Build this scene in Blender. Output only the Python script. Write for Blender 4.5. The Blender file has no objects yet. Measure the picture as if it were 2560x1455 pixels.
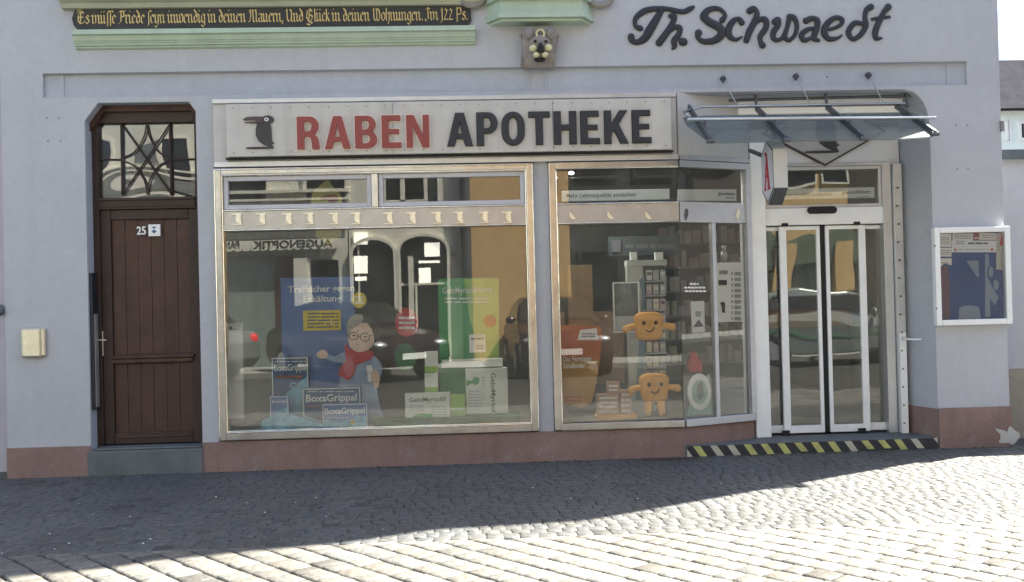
import bpy, math, random
from mathutils import Vector
random.seed(7)
S = bpy.context.scene
COL = S.collection
R_ = math.radians
# ------------------------------------------------------------------ camera, sky, sun, exposure
F, D, H = 2390.0, 8.5, 1.44
YAW, PITCH, ROLL = 0.04620135, 0.00983409, 0.02441217
fwd = Vector((math.sin(YAW)*math.cos(PITCH), math.cos(YAW)*math.cos(PITCH), math.sin(PITCH)))
rgt = Vector((math.cos(YAW), -math.sin(YAW), 0))
up_ = rgt.cross(fwd)
rr = rgt*math.cos(ROLL) - up_*math.sin(ROLL)
uu = rgt*math.sin(ROLL) + up_*math.cos(ROLL)
from mathutils import Matrix
cd = bpy.data.cameras.new('camera'); cam = bpy.data.objects.new('camera', cd); COL.objects.link(cam)
cd.sensor_width = 36; cd.lens = 36*F/2560; cd.clip_end = 600; cd.clip_start = .05
m = Matrix.Identity(4)
for i in range(3):
    m[i][0] = rr[i]; m[i][1] = uu[i]; m[i][2] = -fwd[i]
m[0][3], m[1][3], m[2][3] = 0, -D, H
cam.matrix_world = m
S.camera = cam

SUNV = Vector((.545, .305, 1)).normalized()
EL = math.asin(SUNV.z); AZ = math.atan2(SUNV.x, SUNV.y)
w = bpy.data.worlds.new('World'); S.world = w; w.use_nodes = True
nt = w.node_tree; bg = nt.nodes['Background']
sky = nt.nodes.new('ShaderNodeTexSky'); sky.sky_type = 'NISHITA'; sky.sun_disc = False
sky.sun_elevation = EL; sky.sun_rotation = AZ; sky.air_density = 1.0; sky.dust_density = 2.0; sky.ozone_density = .9
nt.links.new(sky.outputs[0], bg.inputs[0]); bg.inputs[1].default_value = 0.07
sd = bpy.data.lights.new('sun', 'SUN'); sd.energy = 5.0; sd.angle = R_(.5); sd.color = (1, .935, .8)
so = bpy.data.objects.new('sun', sd); COL.objects.link(so)
so.rotation_euler = SUNV.to_track_quat('Z', 'Y').to_euler(); so.location = (8, 6, 20)
S.view_settings.view_transform = 'Standard'; S.view_settings.look = 'None'
S.view_settings.exposure = 2.4; S.view_settings.gamma = 1

# ------------------------------------------------------------------ pixel -> plane of the place
def ray(px, py): return rr*(px-1280) - uu*(py-727.5) + fwd*F
def PX(px, py, Y=0.0):
    d = ray(px, py); t = (D+Y)/d.y
    return (d.x*t, d.z*t+H)
def PS(px, py, p0, p1, off=0.0):      # on a vertical plane through plan points p0, p1 -> (distance along, z)
    d = ray(px, py); n = Vector((p1[1]-p0[1], -(p1[0]-p0[0]))).normalized()
    q = Vector(p0) + n*off; o = Vector((0, -D))
    t = (q-o).dot(n)/(Vector((d.x, d.y)).dot(n)); P = o + Vector((d.x, d.y))*t
    u = (Vector(p1)-Vector(p0)).normalized()
    return ((P-q).dot(u), d.z*t+H)

# ------------------------------------------------------------------ materials
MATS = {}
def mat(name, col, rough=.6, metal=0, var=.08, scale=3.0, bump=0, bscale=60, spec=.5, streak=0, fine=0, emit=0, stain=None):
    if name in MATS: return MATS[name]
    m = bpy.data.materials.new(name); m.use_nodes = True; n = m.node_tree; N = n.nodes; L = n.links
    b = N['Principled BSDF']; b.inputs['Roughness'].default_value = rough; b.inputs['Metallic'].default_value = metal
    b.inputs['Specular IOR Level'].default_value = spec
    tc = N.new('ShaderNodeTexCoord')
    no = N.new('ShaderNodeTexNoise'); no.inputs['Scale'].default_value = scale; no.inputs['Detail'].default_value = 6
    no.inputs['Roughness'].default_value = .65
    L.new(tc.outputs['Object'], no.inputs['Vector'])
    cr = N.new('ShaderNodeValToRGB'); cr.color_ramp.elements[0].position = .3; cr.color_ramp.elements[1].position = .7
    lo = [max(0, c*(1-var)) for c in col[:3]]+[1]; hi = [min(1, c*(1+var)) for c in col[:3]]+[1]
    cr.color_ramp.elements[0].color = lo; cr.color_ramp.elements[1].color = hi
    L.new(no.outputs[0], cr.inputs[0]); out = cr.outputs[0]
    if streak:
        mp = N.new('ShaderNodeMapping'); mp.inputs['Scale'].default_value = (7, 7, .5)
        L.new(tc.outputs['Object'], mp.inputs[0])
        n2 = N.new('ShaderNodeTexNoise'); n2.inputs['Scale'].default_value = 1.0; n2.inputs['Detail'].default_value = 5
        L.new(mp.outputs[0], n2.inputs['Vector'])
        mr = N.new('ShaderNodeMapRange'); mr.inputs[1].default_value = .5; mr.inputs[2].default_value = .75
        mr.inputs[3].default_value = 1; mr.inputs[4].default_value = 1-streak
        L.new(n2.outputs[0], mr.inputs[0])
        mx = N.new('ShaderNodeMix'); mx.data_type = 'RGBA'; mx.blend_type = 'MULTIPLY'; mx.inputs[0].default_value = 1
        L.new(out, mx.inputs[6]); L.new(mr.outputs[0], mx.inputs[7]); out = mx.outputs[2]
    if stain:
        n3 = N.new('ShaderNodeTexNoise'); n3.inputs['Scale'].default_value = stain[1]; n3.inputs['Detail'].default_value = 8
        n3.inputs['Roughness'].default_value = .7
        L.new(tc.outputs['Object'], n3.inputs['Vector'])
        mr = N.new('ShaderNodeMapRange'); mr.inputs[1].default_value = stain[2]; mr.inputs[2].default_value = stain[2]+.12
        L.new(n3.outputs[0], mr.inputs[0])
        mx = N.new('ShaderNodeMix'); mx.data_type = 'RGBA'; mx.inputs[7].default_value = tuple(stain[0])+(1,)
        m2 = N.new('ShaderNodeMath'); m2.operation = 'MULTIPLY'; m2.inputs[1].default_value = stain[3]
        L.new(mr.outputs[0], m2.inputs[0]); L.new(m2.outputs[0], mx.inputs[0])
        L.new(out, mx.inputs[6]); out = mx.outputs[2]
    if fine:
        n4 = N.new('ShaderNodeTexNoise'); n4.inputs['Scale'].default_value = 120; n4.inputs['Detail'].default_value = 4
        L.new(tc.outputs['Object'], n4.inputs['Vector'])
        n5 = N.new('ShaderNodeTexNoise'); n5.inputs['Scale'].default_value = 14; n5.inputs['Detail'].default_value = 8; n5.inputs['Roughness'].default_value = .8
        L.new(tc.outputs['Object'], n5.inputs['Vector'])
        ad = N.new('ShaderNodeMath'); ad.operation = 'ADD'; L.new(n4.outputs[0], ad.inputs[0]); L.new(n5.outputs[0], ad.inputs[1])
        mr = N.new('ShaderNodeMapRange'); mr.inputs[1].default_value = .75; mr.inputs[2].default_value = 1.25
        mr.inputs[3].default_value = 1-fine; mr.inputs[4].default_value = 1+fine
        L.new(ad.outputs[0], mr.inputs[0])
        mx = N.new('ShaderNodeMix'); mx.data_type = 'RGBA'; mx.blend_type = 'MULTIPLY'; mx.inputs[0].default_value = 1
        L.new(out, mx.inputs[6]); L.new(mr.outputs[0], mx.inputs[7]); out = mx.outputs[2]
    L.new(out, b.inputs['Base Color'])
    if bump:
        nb = N.new('ShaderNodeTexNoise'); nb.inputs['Scale'].default_value = bscale; nb.inputs['Detail'].default_value = 5
        L.new(tc.outputs['Object'], nb.inputs['Vector'])
        bp = N.new('ShaderNodeBump'); bp.inputs['Strength'].default_value = bump; bp.inputs['Distance'].default_value = .01
        L.new(nb.outputs[0], bp.inputs['Height']); L.new(bp.outputs[0], b.inputs['Normal'])
    if emit:
        b.inputs['Emission Color'].default_value = tuple(col[:3])+(1,); b.inputs['Emission Strength'].default_value = emit
    MATS[name] = m; return m
def glass(name, tint=(.9, .93, .92), refl=.1, wav=.0, wscale=1.2, rough=0.0):
    m = bpy.data.materials.new(name); m.use_nodes = True; n = m.node_tree; N = n.nodes; L = n.links
    N.remove(N['Principled BSDF']); o = N['Material Output']
    t = N.new('ShaderNodeBsdfTransparent'); t.inputs[0].default_value = tint+(1,)
    g = N.new('ShaderNodeBsdfGlossy'); g.inputs['Roughness'].default_value = rough
    lw = N.new('ShaderNodeLayerWeight'); lw.inputs[0].default_value = .35
    mr = N.new('ShaderNodeMapRange'); mr.inputs[3].default_value = refl; mr.inputs[4].default_value = .9
    mr.inputs[2].default_value = 1
    pw = N.new('ShaderNodeMath'); pw.operation = 'POWER'; pw.inputs[1].default_value = 2.5
    L.new(lw.outputs['Fresnel'], pw.inputs[0]); L.new(pw.outputs[0], mr.inputs[0])
    mx = N.new('ShaderNodeMixShader'); L.new(mr.outputs[0], mx.inputs[0]); L.new(t.outputs[0], mx.inputs[1]); L.new(g.outputs[0], mx.inputs[2])
    if wav:
        tc = N.new('ShaderNodeTexCoord'); no = N.new('ShaderNodeTexNoise'); no.inputs['Scale'].default_value = wscale
        no.inputs['Detail'].default_value = 1
        L.new(tc.outputs['Object'], no.inputs['Vector'])
        bp = N.new('ShaderNodeBump'); bp.inputs['Strength'].default_value = wav; bp.inputs['Distance'].default_value = .05
        L.new(no.outputs[0], bp.inputs['Height']); L.new(bp.outputs[0], g.inputs['Normal'])
    # pale diffuse haze added to lift the pane's darks, patchy like dust
    df = N.new('ShaderNodeBsdfDiffuse'); df.inputs[0].default_value = (.8, .82, .8, 1)
    t2 = N.new('ShaderNodeTexCoord'); nd = N.new('ShaderNodeTexNoise'); nd.inputs['Scale'].default_value = 2.5; nd.inputs['Detail'].default_value = 7
    L.new(t2.outputs['Object'], nd.inputs['Vector'])
    md = N.new('ShaderNodeMapRange'); md.inputs[1].default_value = .3; md.inputs[2].default_value = .75; md.inputs[3].default_value = .012; md.inputs[4].default_value = .045
    L.new(nd.outputs[0], md.inputs[0]); m3 = N.new('ShaderNodeMixShader'); L.new(md.outputs[0], m3.inputs[0]); L.new(mx.outputs[0], m3.inputs[1]); L.new(df.outputs[0], m3.inputs[2])
    L.new(m3.outputs[0], o.inputs['Surface']); MATS[name] = m; return m
def stone_mat(name, rough=.62, spec=.5, gain=1.0, tint=(1, 1, 1)):
    m = bpy.data.materials.new(name); m.use_nodes = True; n = m.node_tree; N = n.nodes; L = n.links
    b = N['Principled BSDF']; b.inputs['Roughness'].default_value = rough; b.inputs['Specular IOR Level'].default_value = spec
    at = N.new('ShaderNodeAttribute'); at.attribute_name = 'tone'
    tc = N.new('ShaderNodeTexCoord'); no = N.new('ShaderNodeTexNoise'); no.inputs['Scale'].default_value = 30
    no.inputs['Detail'].default_value = 8; L.new(tc.outputs['Object'], no.inputs['Vector'])
    n2 = N.new('ShaderNodeTexNoise'); n2.inputs['Scale'].default_value = 1.3; n2.inputs['Detail'].default_value = 4
    L.new(tc.outputs['Object'], n2.inputs['Vector'])
    mr = N.new('ShaderNodeMapRange'); mr.inputs[1].default_value = .3; mr.inputs[2].default_value = .7; mr.inputs[3].default_value = .7*gain; mr.inputs[4].default_value = 1.3*gain
    L.new(no.outputs[0], mr.inputs[0])
    m2 = N.new('ShaderNodeMapRange'); m2.inputs[1].default_value = .3; m2.inputs[2].default_value = .7; m2.inputs[3].default_value = .82; m2.inputs[4].default_value = 1.15
    L.new(n2.outputs[0], m2.inputs[0])
    mu = N.new('ShaderNodeMath'); mu.operation = 'MULTIPLY'; L.new(mr.outputs[0], mu.inputs[0]); L.new(m2.outputs[0], mu.inputs[1])
    cv = N.new('ShaderNodeCombineColor')
    for i in range(3):
        q = N.new('ShaderNodeMath'); q.operation = 'MULTIPLY'; q.inputs[1].default_value = tint[i]; L.new(mu.outputs[0], q.inputs[0]); L.new(q.outputs[0], cv.inputs[i])
    mx = N.new('ShaderNodeMix'); mx.data_type = 'RGBA'; mx.blend_type = 'MULTIPLY'; mx.inputs[0].default_value = 1
    L.new(at.outputs['Color'], mx.inputs[6]); L.new(cv.outputs[0], mx.inputs[7]); L.new(mx.outputs[2], b.inputs['Base Color'])
    bp = N.new('ShaderNodeBump'); bp.inputs['Strength'].default_value = .5; bp.inputs['Distance'].default_value = .012
    L.new(no.outputs[0], bp.inputs['Height']); L.new(bp.outputs[0], b.inputs['Normal'])
    MATS[name] = m; return m

POLI = mat('polished_bead', (.85, .82, .74), .13, 1.0, var=.1, scale=6, bump=.8, bscale=3.5)
LILAC = mat('lilac_plaster', (.465, .485, .525), .85, var=.05, scale=1.3, bump=.35, bscale=70, spec=.2, streak=.04, fine=.07, stain=((.36, .37, .38), 2.6, .6, .45))
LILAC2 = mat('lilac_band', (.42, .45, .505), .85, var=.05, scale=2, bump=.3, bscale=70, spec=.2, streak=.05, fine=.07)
PLINTH = mat('brown_plinth_paint', (.26, .18, .16), .8, var=.14, scale=2.2, bump=.4, bscale=50, spec=.25, streak=.16, fine=.15, stain=((.3, .27, .25), 5, .57, .6))
GREEN = mat('pale_green_paint', (.42, .53, .43), .6, var=.09, scale=4, streak=.1, stain=((.33, .36, .3), 6, .6, .5))
OLIVE = mat('olive_paint', (.4, .43, .33), .6, var=.1, scale=4)
ALU = mat('champagne_aluminium', (.54, .53, .525), .28, 1.0, var=.14, scale=7, bump=.35, bscale=5, stain=((.36, .3, .26), 9, .62, .45))
ALU2 = mat('band_aluminium', (.5, .485, .475), .42, .8, var=.12, scale=6, bump=.1, bscale=12, stain=((.34, .29, .26), 8, .62, .5))
SILV = mat('silver_aluminium', (.55, .57, .6), .38, .7, var=.08, scale=8, stain=((.35, .33, .32), 14, .62, .5))
GREYF = mat('grey_frame_paint', (.5, .51, .56), .45, .1, var=.06, scale=6)
WHITEF = mat('white_coated_frame', (.84, .86, .87), .4, 0, var=.05, scale=5, stain=((.5, .5, .48), 12, .64, .35))
SIGNW = mat('aged_white_sign', (.53, .52, .49), .55, 0, var=.07, scale=5, streak=.16, stain=((.4, .37, .33), 7, .6, .4))
FASC = mat('fascia_sheet', (.5, .5, .49), .5, .15, var=.06, scale=4, streak=.12, stain=((.42, .38, .33), 5, .62, .4))
SLATEL = mat('slate_lettering', (.02, .024, .033), .5, var=.2, scale=20)
REDL = mat('faded_red_lettering', (.27, .052, .045), .5, var=.1, scale=8)
LEDGE = mat('pale_letter_edge', (.74, .66, .6), .5)
RAVEN = mat('raven_grey', (.045, .045, .045), .6, var=.2, scale=20)
BEAK = mat('raven_beak', (.08, .055, .056), .6)
WOOD = mat('dark_brown_door_wood', (.07, .036, .028), .5, var=.25, scale=5, streak=.25, spec=.35, bump=.2, bscale=40)
WOOD2 = mat('dark_brown_door_frame', (.044, .027, .023), .5, var=.2, scale=6, spec=.35, bump=.2, bscale=40)
DARK = mat('black_gap', (.012, .012, .013), .7)
STEP = mat('grey_step_stone', (.125, .14, .145), .8, var=.18, scale=4, bump=.4, bscale=70, streak=.1)
BLACKB = mat('black_board_paint', (.03, .031, .03), .6, var=.2, scale=9)
GOLD = mat('gold_leaf_paint', (.62, .48, .2), .5, .1, var=.2, scale=30)
BRASS = mat('pale_brass', (.6, .57, .46), .32, .65, var=.12, scale=14, bump=.2, bscale=14)
STEEL = mat('brushed_steel', (.4, .42, .45), .35, .8, var=.1, scale=10)
DSTEEL = mat('dark_steel', (.11, .12, .135), .45, .5, var=.15, scale=10)
PANE = glass('shop_pane', (.965, .98, .975), .08, .015, .9)
PANED = glass('door_pane', (.95, .97, .96), .08, .1, 1.4)
PANEW = glass('old_wavy_pane', (.7, .7, .7), .14, .75, .85)
PANEB = glass('case_pane', (.97, .97, .98), .03, .02, 1)
PAPER = mat('white_paper', (.84, .86, .85), .7, var=.04)
PAPERB = mat('pale_blue_strip', (.8, .87, .92), .6, var=.04)
INK = mat('grey_ink', (.13, .14, .16), .7)
GREENP = mat('green_print', (.09, .4, .15), .55, var=.12, scale=3)
LGREEN = mat('light_green_print', (.38, .6, .15), .55, var=.2, scale=3)
BLUEP = mat('blue_print', (.11, .2, .5), .55, var=.15, scale=2)
DBLUE = mat('dark_blue_print', (.035, .10, .24), .5, var=.25, scale=5)
CYANP = mat('cyan_glow_print', (.2, .48, .8), .5, var=.5, scale=9)
YELP = mat('yellow_print', (.8, .62, .06), .55, var=.1)
REDP = mat('red_print', (.55, .05, .05), .55, var=.1)
ORANGE = mat('orange_plush', (.88, .46, .13), .9, var=.12, scale=8, bump=.4, bscale=60)
ORANP = mat('orange_print', (.5, .15, .05), .6, var=.25, scale=3)
SKIN = mat('printed_skin', (.78, .58, .47), .6, var=.08)
GHAIR = mat('printed_grey_hair', (.06, .058, .055), .6, var=.25, scale=18)
RHAIR = mat('printed_hair_reflection', (.42, .4, .36), .6, var=.15, scale=18)
COAT = mat('printed_blue_coat', (.33, .42, .6), .6, var=.15, scale=8)
INTW = mat('shop_inner_wall', (.34, .35, .32), .8, var=.2, scale=1.2)
INTF = mat('shop_floor', (.12, .12, .11), .45, var=.2, scale=2)
TAN = mat('tan_board', (.36, .24, .12), .7, var=.1)

# ------------------------------------------------------------------ mesh helpers
OFF = {}
SPLIT = {'weather_moulding', 'scroll_ornament', 'floor_guide', 'ear', 'eye', 'cheek', 'screw_hole', 'rivet', 'bolt', 'screw_head', 'glint_panel', 'top_pack', 'band_rib', 'scroll_edge', 'arrow_mark',
         'cornice', 'rack_shelf', 'standoff', 'panel_joint', 'lock', 'shutter_box', 'nose', 'mouth', 'glazing_bar', 'white_stripe', 'yellow_stripe', 'hairline_crack'}
class MB:
    def __init__(s): s.v = []; s.f = []
    def add(s, vs, fs):
        o = len(s.v); s.v += [tuple(q) for q in vs]; s.f += [tuple(i+o for i in f) for f in fs]; return s
    def box(s, x0, x1, y0, y1, z0, z1):
        x0, x1 = sorted((x0, x1)); y0, y1 = sorted((y0, y1)); z0, z1 = sorted((z0, z1))
        return s.add([(x0,y0,z0),(x1,y0,z0),(x1,y1,z0),(x0,y1,z0),(x0,y0,z1),(x1,y0,z1),(x1,y1,z1),(x0,y1,z1)],
                     [(0,3,2,1),(4,5,6,7),(0,1,5,4),(1,2,6,5),(2,3,7,6),(3,0,4,7)])
    def pbox(s, px0, py0, px1, py1, Y0, Y1):      # a box whose front face is seen at those photo pixels
        ym, xm = (py0+py1)/2, (px0+px1)/2
        return s.box(PX(px0, ym, Y0)[0], PX(px1, ym, Y0)[0], Y0, Y1, PX(xm, py1, Y0)[1], PX(xm, py0, Y0)[1])
    def prism(s, pts, axis, a0, a1):              # polygon extruded; axis 'y': pts (x,z); 'z': pts (x,y); 'x': pts (y,z)
        n = len(pts)
        if axis == 'y': g = lambda p, a: (p[0], a, p[1])
        elif axis == 'z': g = lambda p, a: (p[0], p[1], a)
        else: g = lambda p, a: (a, p[0], p[1])
        vs = [g(p, a0) for p in pts]+[g(p, a1) for p in pts]
        fs = [tuple(range(n)), tuple(range(2*n-1, n-1, -1))]+[(i, i+n, (i+1) % n+n, (i+1) % n) for i in range(n)]
        return s.add(vs, fs)
    def tube(s, pts, r, n=8, cap=True):
        pts = [Vector(p) for p in pts]; rs = r if isinstance(r, (list, tuple)) else [r]*len(pts)
        o = len(s.v); prev = None
        for i, p in enumerate(pts):
            t = (pts[min(i+1, len(pts)-1)]-pts[max(i-1, 0)]).normalized()
            a = t.orthogonal().normalized() if prev is None else (prev-t*prev.dot(t)).normalized()
            prev = a; b = t.cross(a)
            for k in range(n):
                q = 2*math.pi*k/n; s.v.append(tuple(p+(a*math.cos(q)+b*math.sin(q))*rs[i]))
        for i in range(len(pts)-1):
            for k in range(n):
                s.f.append((o+i*n+k, o+i*n+(k+1) % n, o+(i+1)*n+(k+1) % n, o+(i+1)*n+k))
        if cap:
            s.f.append(tuple(o+k for k in range(n-1, -1, -1))); e = o+(len(pts)-1)*n; s.f.append(tuple(e+k for k in range(n)))
        return s
    def bar(s, p, q, wx, wz):                      # rectangular bar from p to q
        p, q = Vector(p), Vector(q); t = (q-p).normalized(); a = t.cross(Vector((0, 0, 1)))
        a = a.normalized() if a.length > .01 else Vector((1, 0, 0)); b = t.cross(a)
        vs = [e+a*i*wx/2+b*j*wz/2 for e in (p, q) for i, j in ((-1,-1),(1,-1),(1,1),(-1,1))]
        return s.add(vs, [(0,1,2,3),(7,6,5,4),(0,4,5,1),(1,5,6,2),(2,6,7,3),(3,7,4,0)])
    def ball(s, c, r, n=14, m_=9):
        rx, ry, rz = r if isinstance(r, (list, tuple)) else (r, r, r); o = len(s.v)
        for i in range(m_+1):
            th = math.pi*i/m_
            for k in range(n):
                ph = 2*math.pi*k/n
                s.v.append((c[0]+rx*math.sin(th)*math.cos(ph), c[1]+ry*math.sin(th)*math.sin(ph), c[2]+rz*math.cos(th)))
        for i in range(m_):
            for k in range(n):
                s.f.append((o+i*n+k, o+(i+1)*n+k, o+(i+1)*n+(k+1) % n, o+i*n+(k+1) % n))
        return s
    def disc(s, x, z, r, y0, y1, n=20, rz=None):
        rz = rz or r
        return s.prism([(x+r*math.cos(2*math.pi*k/n), z+rz*math.sin(2*math.pi*k/n)) for k in range(n)], 'y', y0, y1)
    def build(s, name, material, parent=None, smooth=False, bevel=0, loc=None):
        if parent and name in SPLIT:
            root = list(range(len(s.v)))
            def find(a):
                while root[a] != a: root[a] = root[root[a]]; a = root[a]
                return a
            for f in s.f:
                for i in f[1:]: root[find(i)] = find(f[0])
            gr = {}
            for f in s.f: gr.setdefault(find(f[0]), []).append(f)
            for fs in gr.values():
                ids = sorted({i for f in fs for i in f}); mp = {i: k for k, i in enumerate(ids)}
                q = MB(); q.v = [s.v[i] for i in ids]; q.f = [tuple(mp[i] for i in f) for f in fs]
                o = q._build(name, material, parent, smooth, bevel, loc)
            return o
        return s._build(name, material, parent, smooth, bevel, loc)
    def _build(s, name, material, parent=None, smooth=False, bevel=0, loc=None):
        off = OFF[parent] if parent else (loc or s.base())
        me = bpy.data.meshes.new(name); me.from_pydata([(a-off[0], b-off[1], c-off[2]) for a, b, c in s.v], [], s.f)
        me.materials.append(material); me.validate(); me.update()
        o = bpy.data.objects.new(name, me); COL.objects.link(o); OFF[o] = off
        import bmesh
        bm = bmesh.new(); bm.from_mesh(me); bmesh.ops.recalc_face_normals(bm, faces=bm.faces); bm.to_mesh(me); bm.free()
        if parent: o.parent = parent
        else: o.location = off
        if smooth:
            for p in me.polygons: p.use_smooth = True
        if bevel:
            b = o.modifiers.new('bevel', 'BEVEL'); b.width = bevel; b.segments = 2; b.limit_method = 'ANGLE'
        return o
    def base(s):
        xs = [v[0] for v in s.v]; ys = [v[1] for v in s.v]; zs = [v[2] for v in s.v]
        return ((min(xs)+max(xs))/2, (min(ys)+max(ys))/2, min(zs))
def thing(name, label, cat, loc, group=None, rz=0):
    o = bpy.data.objects.new(name, None); COL.objects.link(o); o.location = loc; o.empty_display_size = .1
    o['label'] = label; o['category'] = cat
    if group: o['group'] = group
    OFF[o] = tuple(loc); return o
def tag(o, label, cat, group=None):
    o['label'] = label; o['category'] = cat
    if group: o['group'] = group
    return o
def struct(o): o['kind'] = 'structure'; return o
def frame(x0, x1, z0, z1, wd, y0, y1, wb=None, wt=None):
    b = MB(); wb = wb or wd; wt = wt or wd
    b.box(x0, x0+wd, y0, y1, z0, z1); b.box(x1-wd, x1, y0, y1, z0, z1)
    b.box(x0+wd, x1-wd, y0, y1, z1-wt, z1); b.box(x0+wd, x1-wd, y0, y1, z0, z0+wb); return b

def flat(loops, y0, y1):                            # filled 2D outlines (first outer, others holes) -> MB in the XZ plane
    cu = bpy.data.curves.new('c', 'CURVE'); cu.dimensions = '2D'; cu.fill_mode = 'BOTH'; cu.extrude = abs(y1-y0)/2
    for lp in loops:
        sp = cu.splines.new('POLY'); sp.points.add(len(lp)-1); sp.use_cyclic_u = True
        for p, q in zip(sp.points, lp): p.co = (q[0], q[1], 0, 1)
    return conv(cu, lambda v: (v[0], (y0+y1)/2-v[2], v[1]))
def conv(data, fn):
    o = bpy.data.objects.new('t', data); COL.objects.link(o)
    dg = bpy.context.evaluated_depsgraph_get(); dg.update()
    me = o.evaluated_get(dg).to_mesh()
    b = MB(); b.v = [fn(v.co) for v in me.vertices]; b.f = [tuple(p.vertices) for p in me.polygons]
    o.evaluated_get(dg).to_mesh_clear(); bpy.data.objects.remove(o); return b
def text_mb(body, size=1, bold=0, ext=.001, align='LEFT', shear=0, spacing=1, line=1):
    cu = bpy.data.curves.new('t', 'FONT'); cu.body = body; cu.size = size; cu.offset = bold; cu.extrude = ext
    cu.align_x = align; cu.shear = shear; cu.space_character = spacing; cu.resolution_u = 3; cu.space_line = line
    return conv(cu, lambda v: (v[0], -v[2], v[1]))
def fit(b, x0, x1, z0, z1, Y, mirror=False):        # scale text mesh into a rectangle
    xs = [v[0] for v in b.v]; zs = [v[2] for v in b.v]; ax, bx = min(xs), max(xs); az, bz = min(zs), max(zs)
    sx = (x1-x0)/(bx-ax); sz = (z1-z0)/(bz-az)
    if mirror: b.v = [(x1-(v[0]-ax)*sx, Y-v[1], z0+(v[2]-az)*sz) for v in b.v]
    else: b.v = [(x0+(v[0]-ax)*sx, Y+v[1], z0+(v[2]-az)*sz) for v in b.v]
    return b
def ptext(body, px0, py0, px1, py1, Y, material, parent, name='lettering', bold=0.01, ext=.001, line=1, align='LEFT'):
    ym, xm = (py0+py1)/2, (px0+px1)/2
    b = fit(text_mb(body, 1, bold, ext, align=align, line=line), PX(px0, ym, Y)[0], PX(px1, ym, Y)[0], PX(xm, py1, Y)[1], PX(xm, py0, Y)[1], Y)
    return b.build(name, material, parent)
def ppoly(pts, Y, th=.01, sc=1, ox=0, oy=0):        # outline seen at photo pixels, standing at depth Y with thickness th
    return flat([[PX(ox+p[0]/sc, oy+p[1]/sc, Y) for p in pts]], Y, Y+th)
def arc(cx, cz, rx, rz, a0, a1, n=8): return [(cx+rx*math.cos(R_(a0+(a1-a0)*i/n)), cz+rz*math.sin(R_(a0+(a1-a0)*i/n))) for i in range(n+1)]
def catmull(pts, k=5):
    P = [pts[0]]+list(pts)+[pts[-1]]; out = []
    for i in range(1, len(P)-2):
        for j in range(k):
            t = j/k; r = []
            for c in range(len(pts[0])):
                a, b, cc, d = P[i-1][c], P[i][c], P[i+1][c], P[i+2][c]
                r.append(.5*(2*b+(-a+cc)*t+(2*a-5*b+4*cc-d)*t*t+(-a+3*b-3*cc+d)*t**3))
            out.append(tuple(r))
    out.append(tuple(pts[-1])); return out
def copy_thing(o, loc, label=None):
    c = o.copy(); COL.objects.link(c); c.location = loc
    if label: c['label'] = label
    for ch in o.children:
        d = ch.copy(); COL.objects.link(d); d.parent = c
        for g in ch.children:
            e = g.copy(); COL.objects.link(e); e.parent = d
    return c

# ------------------------------------------------------------------ ground: sheet, pavement setts, road setts
ROAD = stone_mat('road_granite', .6, .5, 1.0, (1.0, .985, .92)); PAVE = stone_mat('pavement_granite', .55, .55, 1.0, (.95, 1.0, 1.03))
JOINT = mat('joint_grit', (.07, .07, .065), .95, var=.3, scale=20, bump=.5, bscale=120, spec=.1)
struct(MB().box(-120, 120, -120, 160, -.32, -.03).build('ground', JOINT))
def setts(name, cells, material, zt, lo, hi, rag=.012, rd=.006, shr=.95):
    import numpy as np
    V = []; Fc = []; C = []
    rnd = random.Random(3)
    for quad in cells:                              # quad: 4 plan corners ccw
        o = len(V); cx = sum(q[0] for q in quad)/4; cy = sum(q[1] for q in quad)/4
        h = zt+rnd.uniform(-.4, .3)*rd; tx, ty = rnd.uniform(-4, 4)*rd, rnd.uniform(-4, 4)*rd
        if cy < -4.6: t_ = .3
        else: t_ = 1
        q2 = [(cx+(q[0]-cx)*(shr+rnd.uniform(-rag, rag)), cy+(q[1]-cy)*(shr+rnd.uniform(-rag, rag))) for q in quad]
        for s_, dz in ((1.0, -.045), (1.0, -rd), (.84, 0)):
            for q in q2:
                x = cx+(q[0]-cx)*s_; y = cy+(q[1]-cy)*s_
                V.append((x, y, h+dz+(x-cx)*tx+(y-cy)*ty+(.004 if s_ < .9 else 0)))
        Fc += [(o+i, o+(i+1) % 4, o+4+(i+1) % 4, o+4+i) for i in range(4)]+[(o+4+i, o+4+(i+1) % 4, o+8+(i+1) % 4, o+8+i) for i in range(4)]+[(o+8, o+9, o+10, o+11)]
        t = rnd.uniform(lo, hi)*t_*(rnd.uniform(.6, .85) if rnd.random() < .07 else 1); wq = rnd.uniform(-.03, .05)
        C += [(t*(1+wq), t, t*(1-wq), 1)]*12
    me = bpy.data.meshes.new(name); me.from_pydata(V, [], Fc); me.materials.append(material)
    ca = me.color_attributes.new('tone', 'FLOAT_COLOR', 'POINT'); ca.data.foreach_set('color', np.array(C, dtype='f').ravel())
    for p in me.polygons: p.use_smooth = True
    o = bpy.data.objects.new(name, me); COL.objects.link(o); return struct(o)
cells = []; rnd = random.Random(11)
y = -2.70; row = 0
while y < .55:
    dy = .112 if row == 0 else rnd.uniform(.082, .1); x = -7+rnd.uniform(0, .1)
    amp = .0 if row == 0 else .014; ph = rnd.uniform(0, 1)
    wob = lambda x_, ro: 0 if ro == 0 else .018*math.sin(x_*3.1+ro*.35)+.012*math.sin(x_*7.7+1.3*ro)
    while x < 9.5:
        dx = rnd.uniform(.1, .125) if row == 0 else rnd.uniform(.075, .115)
        sk = rnd.uniform(-.012, .012)
        cells.append([(x, y+wob(x, row)), (x+dx, y+wob(x+dx, row)), (x+dx+sk, y+dy+wob(x+dx, row+1)), (x+sk, y+dy+wob(x, row+1))]); x += dx
    y += dy; row += 1
setts('pavement', cells, PAVE, 0, .078, .092, rag=.005, rd=.0014, shr=.988)
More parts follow.
